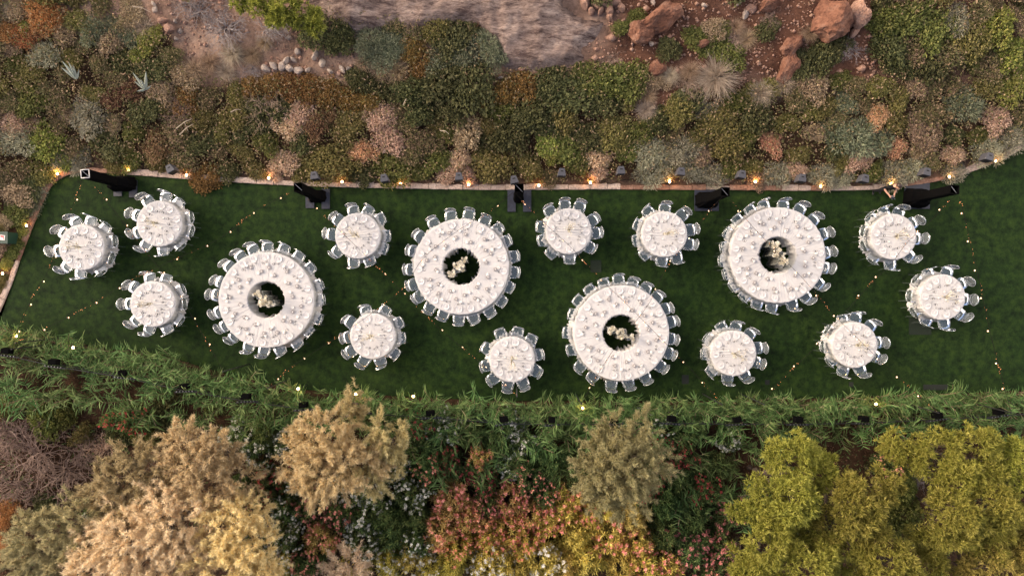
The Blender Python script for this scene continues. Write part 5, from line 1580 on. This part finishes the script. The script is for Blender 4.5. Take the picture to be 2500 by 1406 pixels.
# ------------------------------------------------------------------ oleanders
def oleander_mesh(seed, nros=150):
    r = np.random.default_rng(seed)
    L = lobes_unit(r, 7); w = np.array([l[3] ** 2 for l in L]); w /= w.sum()
    ii = r.choice(len(L), nros, p=w); C = np.array([l[:3] for l in L])[ii]; R = np.array([l[3] for l in L])[ii]
    d = unit(r.normal(size=(nros, 3)) + np.array([0, 0, .7])); d[:, 2] = np.abs(d[:, 2])
    tip = C + d * (R * r.uniform(0.7, 1.08, nros))[:, None]
    P, D = [], []
    for q, n in zip(tip, d):
        a = np.cross(n, [0.3, 0.2, 1.0]); a = a / np.linalg.norm(a); c = np.cross(n, a)
        for lay, (k, el) in enumerate(((6, 0.15), (5, 0.55), (3, 1.0))):
            for j in range(k):
                th = 2 * PI * j / k + lay + r.uniform(-.2, .2)
                P.append(q - n * 0.05 * (2 - lay)); D.append((a * math.cos(th) + c * math.sin(th)) * math.cos(el) + n * math.sin(el))
    P = np.array(P); D = np.array(D); n = len(P)
    fol = leaf_quads(P, D, 0.19 * r.uniform(0.7, 1.2, n), 0.042, r)
    top = tip[tip[:, 2] > 0.25]; r.shuffle(top)
    fp, fd = [], []
    for q in top[:int(len(top) * 0.5)]:
        for k in range(r.integers(2, 5)):
            c = q + r.normal(0, 0.035, 3) + np.array([0, 0, 0.05])
            for j in range(5):
                th = 2 * PI * j / 5 + r.uniform(-.2, .2); fp.append(c); fd.append((math.cos(th), math.sin(th), 0.35))
    fp = np.array(fp); fd = np.array(fd)
    fl = leaf_quads(fp, fd, 0.068, 0.058, r)
    return mesh('oleander_leaves', *fol, [M['oleander']]), mesh('oleander_blossom', *fl, [M['flower_pink']]), dome_stems(r, 12).me('oleander_stems', [M['bark']])
OLE = [oleander_mesh(800 + v) for v in range(5)]
ro = np.random.default_rng(31)
OC = {'oleander': 'dark green', 'oleander_goldlit': 'golden-lit', 'oleander_peach': 'peach-lit'}
FC = {'flower_pink': 'pink', 'flower_white': 'white', 'flower_red': 'red', None: 'no'}
def oleander(px, py, rp, leaf, fl, h=1.2):
    rad = rp / 61
    x, y, z = G(px, py, h)
    lv, bl, st = OLE[ro.integers(0, 5)]
    near = 'left of the lone tamarisk' if px < 700 else 'below the lone golden tamarisk' if px < 1000 else 'in the middle' if px < 1300 else 'below the olive tamarisk' if px < 1650 else 'beside the pine grove' if px < 1900 else 'inside the pine grove'
    row = 'in the upper row' if py < 1220 else 'in the middle row' if py < 1320 else 'at the bottom edge'
    ph = f'{OC[leaf]} oleander with {FC[fl]} blossoms'
    t = bpy.data.objects.new('oleander_bush', None); COL.objects.link(t); t.location = (x, y, z)
    tag(t, f'{ph} {row} {near}', 'oleander', 'flowering oleanders at the bottom')
    hz = max(h, 0.7) / 0.75
    t.rotation_euler = (0, 0, ro.uniform(0, 6.28))
    o = obj('foliage', lv, t, scale=(rad * 1.15, rad * 1.15, hz)); setmat(o, leaf)
    if fl:
        o2 = obj('blossom', bl, t, scale=(rad * 1.15, rad * 1.15, hz)); setmat(o2, fl); o2['kind'] = 'stuff'
    obj('stem', st, t, scale=(rad * 1.15, rad * 1.15, hz))
Y_, D_, P_ = 'oleander_goldlit', 'oleander', 'oleander_peach'
FP, FW, FR = 'flower_pink', 'flower_white', 'flower_red'
OLS = [(1105, 1235, 56, P_, FP), (1070, 1310, 56, P_, FP), (1140, 1275, 40, P_, FP), (1245, 1225, 50, P_, FP), (1245, 1300, 50, Y_, FP), (1040, 1150, 36, D_, FP), (1170, 1120, 30, P_, FP), (1290, 1180, 40, D_, FP),
 (1380, 1245, 48, Y_, FP), (1335, 1275, 50, Y_, FP), (1490, 1310, 58, Y_, FP), (1545, 1275, 46, P_, None), (1430, 1375, 60, Y_, None), (1330, 1380, 60, Y_, FW), (1580, 1390, 56, Y_, FP), (1690, 1350, 56, D_, FP), (1765, 1340, 46, D_, FP), (1630, 1310, 50, D_, None), (1700, 1270, 46, D_, None),
 (740, 1245, 48, D_, FP), (775, 1325, 46, P_, FP), (690, 1320, 44, D_, FW), (880, 1265, 60, D_, FW), (900, 1205, 56, D_, FW), (960, 1310, 56, D_, None), (885, 1330, 50, D_, FW), (1000, 1365, 50, Y_, FW), (1190, 1380, 56, Y_, FW), (945, 1385, 46, Y_, FW), (1100, 1385, 46, Y_, None), (1260, 1385, 40, Y_, None),
 (630, 1110, 50, D_, FW), (660, 1180, 50, D_, FR), (690, 1090, 40, D_, FW), (720, 1180, 40, D_, FW), (1000, 1215, 50, D_, FW), (1010, 1275, 46, D_, None), (1180, 1180, 40, D_, FR), (740, 1390, 46, D_, FP), (690, 1250, 46, D_, FW), (1410, 1310, 46, Y_, None), (1630, 1240, 40, D_, None), (1520, 1390, 46, Y_, None), (1640, 1400, 50, Y_, FP), (1760, 1405, 50, D_, FP), (820, 1260, 46, D_, FP), (1340, 1215, 36, D_, FP), (1190, 1240, 34, D_, FP), (1190, 1320, 40, Y_, FP),
 (2185, 1145, 36, D_, FP), (310, 1035, 40, D_, FR), (270, 1030, 30, D_, FR), (230, 1260, 36, D_, FW), (640, 1060, 36, D_, None)]
OLS += [(1290, 1330, 44, Y_, FP), (1385, 1390, 46, Y_, None), (1120, 1345, 44, Y_, FP), (1480, 1250, 40, Y_, None), (1565, 1330, 48, Y_, FP), (1230, 1390, 44, Y_, FW), (1050, 1395, 44, Y_, FW), (1440, 1260, 36, Y_, FP), (1010, 1330, 44, D_, FW), (930, 1265, 46, D_, None), (1300, 1260, 40, P_, FP), (1180, 1265, 40, P_, FP)]
used = [(o[0], o[1], o[2]) for o in OLS]
for _ in range(1500):
    px, py = ro.uniform(570, 1800), ro.uniform(1035, 1400)
    if any((px - a) ** 2 + (py - c) ** 2 < (34 + 0.55 * q) ** 2 for a, c, q in used): continue
    if (px - 820) ** 2 + (py - 1110) ** 2 < 80 ** 2 or (px - 1520) ** 2 + (py - 1140) ** 2 < 80 ** 2: continue
    used.append((px, py, 36))
    OLS.append((px, py, ro.uniform(36, 46), Y_ if py > 1290 and ro.random() < 0.6 else D_, [None, None, FW, FR][ro.integers(0, 4)] if py < 1250 else [FP, None, FW][ro.integers(0, 3)], 0.75 if py < 1200 else 1.1))  # leaves with painted golden light are commoner towards the bottom
for o in OLS: oleander(*o)

# shrubs, scrub and bare bushes at the lower left and between the trees
SG = 'undergrowth shrubs below the reeds'
for px, py, rp, lk, wh in [(405, 1010, 46, 'darkgreen', 'below the reeds, right of the red-flowered oleanders'), (440, 1035, 34, 'darkgreen', 'at the tip of the golden tamarisk'), (110, 1030, 44, 'green', 'below the reeds at the far left'), (160, 1005, 36, 'green', 'right of the far left green shrub'),
  (20, 990, 36, 'olive', 'at the left edge below the reeds'), (200, 1060, 32, 'olive', 'above the brown leafless bushes'), (520, 995, 20, 'green', 'on the bare brown earth below the reeds'), (290, 1060, 40, 'darkgreen', 'between tamarisk and reeds'), (355, 1055, 34, 'green', 'above the olive-tan tamarisk'),
  (15, 1255, 36, 'orange', 'at the left edge above the bottom corner'), (25, 1330, 34, 'orange', 'at the left edge by the grey-green tamarisk'), (12, 1390, 34, 'redrust', 'in the bottom left corner'), (60, 1270, 30, 'redrust', 'left of the grey-green tamarisk'), (110, 1235, 36, 'darkgreen', 'below the brown leafless bushes'),
  (1780, 1330, 30, 'redrust', 'left edge of the pine grove'), (2490, 1270, 40, 'darkgreen', 'right edge inside the pine grove'), (1660, 1190, 40, 'green', 'below the reeds right of the olive tamarisk'), (1720, 1220, 40, 'darkgreen', 'below the reeds left of the pines'),
  (2200, 1180, 46, 'green', 'in the gap of the pine grove'), (2160, 1130, 40, 'darkgreen', 'under the pine nearest the reeds'), (1990, 1260, 46, 'darkgreen', 'in the shade of the central pine'), (2200, 1260, 50, 'green', 'between the central and the large pine')]:
    shrub(px, py, rp, lk, 1.0, wh, SG)
BG = 'brown leafless bushes at lower left'
bush(70, 1110, 92, 0.8, 'dry_twig', 'largest brown leafless bush at the left edge', BG, 'leafless_bush'); bush(150, 1150, 80, 0.8, 'dry_twig', 'brown leafless bush right of the largest one', BG, 'leafless_bush')
bush(30, 1190, 66, 0.8, 'dry_twig', 'brown leafless bush at the left edge under the largest', BG, 'leafless_bush'); bush(190, 1105, 60, 0.7, 'dry_twig', 'brown leafless bush nearest the olive-tan tamarisk', BG, 'leafless_bush'); bush(20, 1060, 60, 0.7, 'dry_twig', 'topmost brown leafless bush at the left edge', BG, 'leafless_bush')
bush(255, 1095, 46, 0.8, 'leaf_pink', 'pinkish dry bush between the leafless bushes and tamarisk', None, 'leafless_bush'); bush(1490, 1350, 46, 0.6, 'dry_twig', 'reddish bare twigs under the olive tamarisk', None, 'leafless_bush')
bush(1660, 1290, 50, 0.5, 'dry_twig', 'brown leafless scrub left of the pine grove', None, 'leafless_bush'); bush(2245, 1165, 40, 0.8, 'grey_twig', 'grey bare twigs in the gap of the pine grove', None, 'leafless_bush')
tuss(1680, 1190, 46, 0.6, 'reed', 'fan-shaped green tussock left of the pines', None); tuss(1710, 1245, 40, 0.6, 'reed', 'lower fan-shaped green tussock left of the pines', None); tuss(1300, 1110, 46, 0.6, 'reed', 'drooping green tussock below the reeds', None)

# ------------------------------------------------------------------ the person in black by the kerb
def person(px, py):
    x, y = U(px, py, 0.0)
    t = bpy.data.objects.new('person', None); COL.objects.link(t); t.location = (x, y, 0.004); t.rotation_euler = (0, 0, math.radians(8))
    tag(t, 'person in black standing at the kerb, looking down at a hand-held controller', 'person')
    # faces -y (towards the lawn)
    J = {}; E = []; R = {}
    def v(n, p, r, parent=None):
        J[n] = p; R[n] = r
        if parent: E.append((parent, n))
    v('pelvis', (0, 0, 0.96), (0.155, 0.115)); v('waist', (0, -0.01, 1.10), (0.145, 0.105), 'pelvis'); v('chest', (0, -0.01, 1.28), (0.175, 0.12), 'waist'); v('sh', (0, 0.0, 1.41), (0.13, 0.09), 'chest')
    v('neck', (0, -0.02, 1.49), (0.055, 0.055), 'sh')
    v('headlow', (0, -0.05, 1.555), (0.068, 0.075), 'neck'); v('head', (0, -0.055, 1.65), (0.080, 0.098), 'headlow'); v('headtop', (0, -0.045, 1.715), (0.062, 0.075), 'head')
    for s, n in ((-1, 'r'), (1, 'l')):
        v('hip' + n, (s * 0.09, 0, 0.90), (0.095, 0.095), 'pelvis'); v('knee' + n, (s * 0.115, -0.02, 0.50), (0.062, 0.065), 'hip' + n)
        v('ank' + n, (s * 0.13, 0.02, 0.09), (0.042, 0.045), 'knee' + n); v('toe' + n, (s * 0.145, -0.14, 0.045), (0.042, 0.032), 'ank' + n)
        v('shd' + n, (s * 0.19, 0.0, 1.39), (0.066, 0.066), 'sh'); v('elb' + n, (s * 0.255, 0.02, 1.12), (0.046, 0.046), 'shd' + n)
        v('fore' + n, (s * 0.20, -0.13, 1.10), (0.041, 0.041), 'elb' + n); v('wri' + n, (s * 0.105, -0.29, 1.11), (0.027, 0.027), 'fore' + n)
        v('palm' + n, (s * 0.085, -0.345, 1.12), (0.026, 0.036), 'wri' + n)
    names = list(J); ix = {n: i for i, n in enumerate(names)}
    me_ = bpy.data.meshes.new('body'); me_.from_pydata([J[n] for n in names], [(ix[a], ix[b_]) for a, b_ in E], [])
    o = bpy.data.objects.new('body_cage', me_); COL.objects.link(o)
    o.modifiers.new('Skin', 'SKIN'); sm = o.modifiers.new('Sub', 'SUBSURF'); sm.levels = 2; sm.render_levels = 2
    for i, n in enumerate(names):
        sv = me_.skin_vertices[0].data[i]; sv.radius = R[n]; sv.use_root = (n == 'pelvis')
    dg = bpy.context.evaluated_depsgraph_get(); dg.update()
    bm_ = bpy.data.meshes.new_from_object(o.evaluated_get(dg)); bm_.name = 'body'
    bpy.data.objects.remove(o)
    skin = plain('skin', (0.52, 0.29, 0.20), 0.55); black = plain('black_clothes', (0.008, 0.008, 0.010), 0.9, spec=0.2); shoe = plain('black_shoes', (0.012, 0.012, 0.012), 0.5); hair = plain('dark_brown_hair', (0.030, 0.014, 0.010), 0.5, noise=0.4, scale=60)
    bm_.materials.clear()
    for m in (black, skin, shoe): bm_.materials.append(m)
    for p in bm_.polygons:
        c = p.center; p.use_smooth = True
        p.material_index = 1 if (c.z > 1.475 or (c.y < -0.045 and 1.0 < c.z < 1.25 and (abs(c.x) > 0.145 or c.y < -0.16))) else (2 if c.z < 0.10 else 0)
    obj('body', bm_, t)
    # hands: four fingers and a thumb curled round the controller
    for s in (-1, 1):
        b = MB()
        for k in range(4):
            z = 1.145 - 0.018 * k; L = (0.9, 1.0, 0.95, 0.75)[k]
            b.tube([(s * 0.088, -0.355, z), (s * 0.080, -0.355 - 0.038 * L, z), (s * 0.052, -0.358 - 0.050 * L, z - .002), (s * 0.034, -0.352 - 0.044 * L, z - .004)], [0.0095, 0.0085, 0.0078, 0.006], 6)
        b.tube([(s * 0.080, -0.335, 1.142), (s * 0.060, -0.342, 1.165), (s * 0.040, -0.352, 1.168)], [0.011, 0.0095, 0.0075], 6)
        obj('hand', b.me('hand', [skin], True), t)
    # hair, ears, nose, eyes and mouth
    import bmesh
    bm = bmesh.new(); bmesh.ops.create_uvsphere(bm, u_segments=24, v_segments=14, radius=1.0)
    for vv in bm.verts:
        p = vv.co
        n = 1 + 0.05 * math.sin(14 * p.x + 9 * p.z) * math.sin(11 * p.y)
        p.x *= 0.096 * n; p.y *= 0.112 * n; p.z *= 0.108 * n
        if p.y < -0.02 and p.z < 0.045: p.y = -0.02 + (p.y + 0.02) * 0.1
        if p.z < -0.03 and p.y > 0: p.y *= 0.9
        p.y += -0.035; p.z += 1.668
    hm = bpy.data.meshes.new('hair'); bm.to_mesh(hm); bm.free(); hm.materials.append(hair)
    for p in hm.polygons: p.use_smooth = True
    obj('hair', hm, t)
    b = MB(); b.tube([(0, -0.145, 1.655), (0, -0.168, 1.615), (0, -0.148, 1.608)], [0.010, 0.014, 0.008], 6); obj('nose', b.me('nose', [skin], True), t)
    for s in (-1, 1):
        b = MB(); b.lathe([(0.0, -0.008), (0.009, 0.0), (0.0, 0.008)], 8, 0, (s * 0.030, -0.142, 1.655)); obj('eye', b.me('eye', [M['recess']], True), t)
        b = MB(); b.tube([(s * 0.084, -0.05, 1.67), (s * 0.097, -0.04, 1.65), (s * 0.086, -0.05, 1.615)], [0.008, 0.011, 0.007], 6); obj('ear', b.me('ear', [skin], True), t)
    b = MB(); b.tube([(-0.022, -0.140, 1.582), (0, -0.147, 1.580), (0.022, -0.140, 1.582)], [0.004, 0.007, 0.004], 6); obj('mouth', b.me('mouth', [plain('lips', (0.35, 0.12, 0.10), 0.5)], True), t)
    c = bpy.data.objects.new('hand_controller', None); COL.objects.link(c); c.location = t.location; c.rotation_euler = t.rotation_euler
    tag(c, 'grey hand-held controller with a screen held by the person in black', 'controller')
    b = MB(); b.box((0, -0.365, 1.125), (0.15, 0.085, 0.04)); b.tube([(-0.045, -0.41, 1.14), (-0.06, -0.50, 1.19)], 0.006, 6); b.tube([(0.045, -0.41, 1.14), (0.06, -0.50, 1.19)], 0.006, 6)
    obj('body', b.me('controller_body', [plain('grey_plastic', (0.10, 0.10, 0.11), 0.5)]), c)
    b = MB(); b.box((0, -0.44, 1.165), (0.15, 0.075, 0.01)); obj('screen', b.me('screen', [plain('dark_screen', (0.02, 0.025, 0.03), 0.15)]), c)
person(2137, 467)
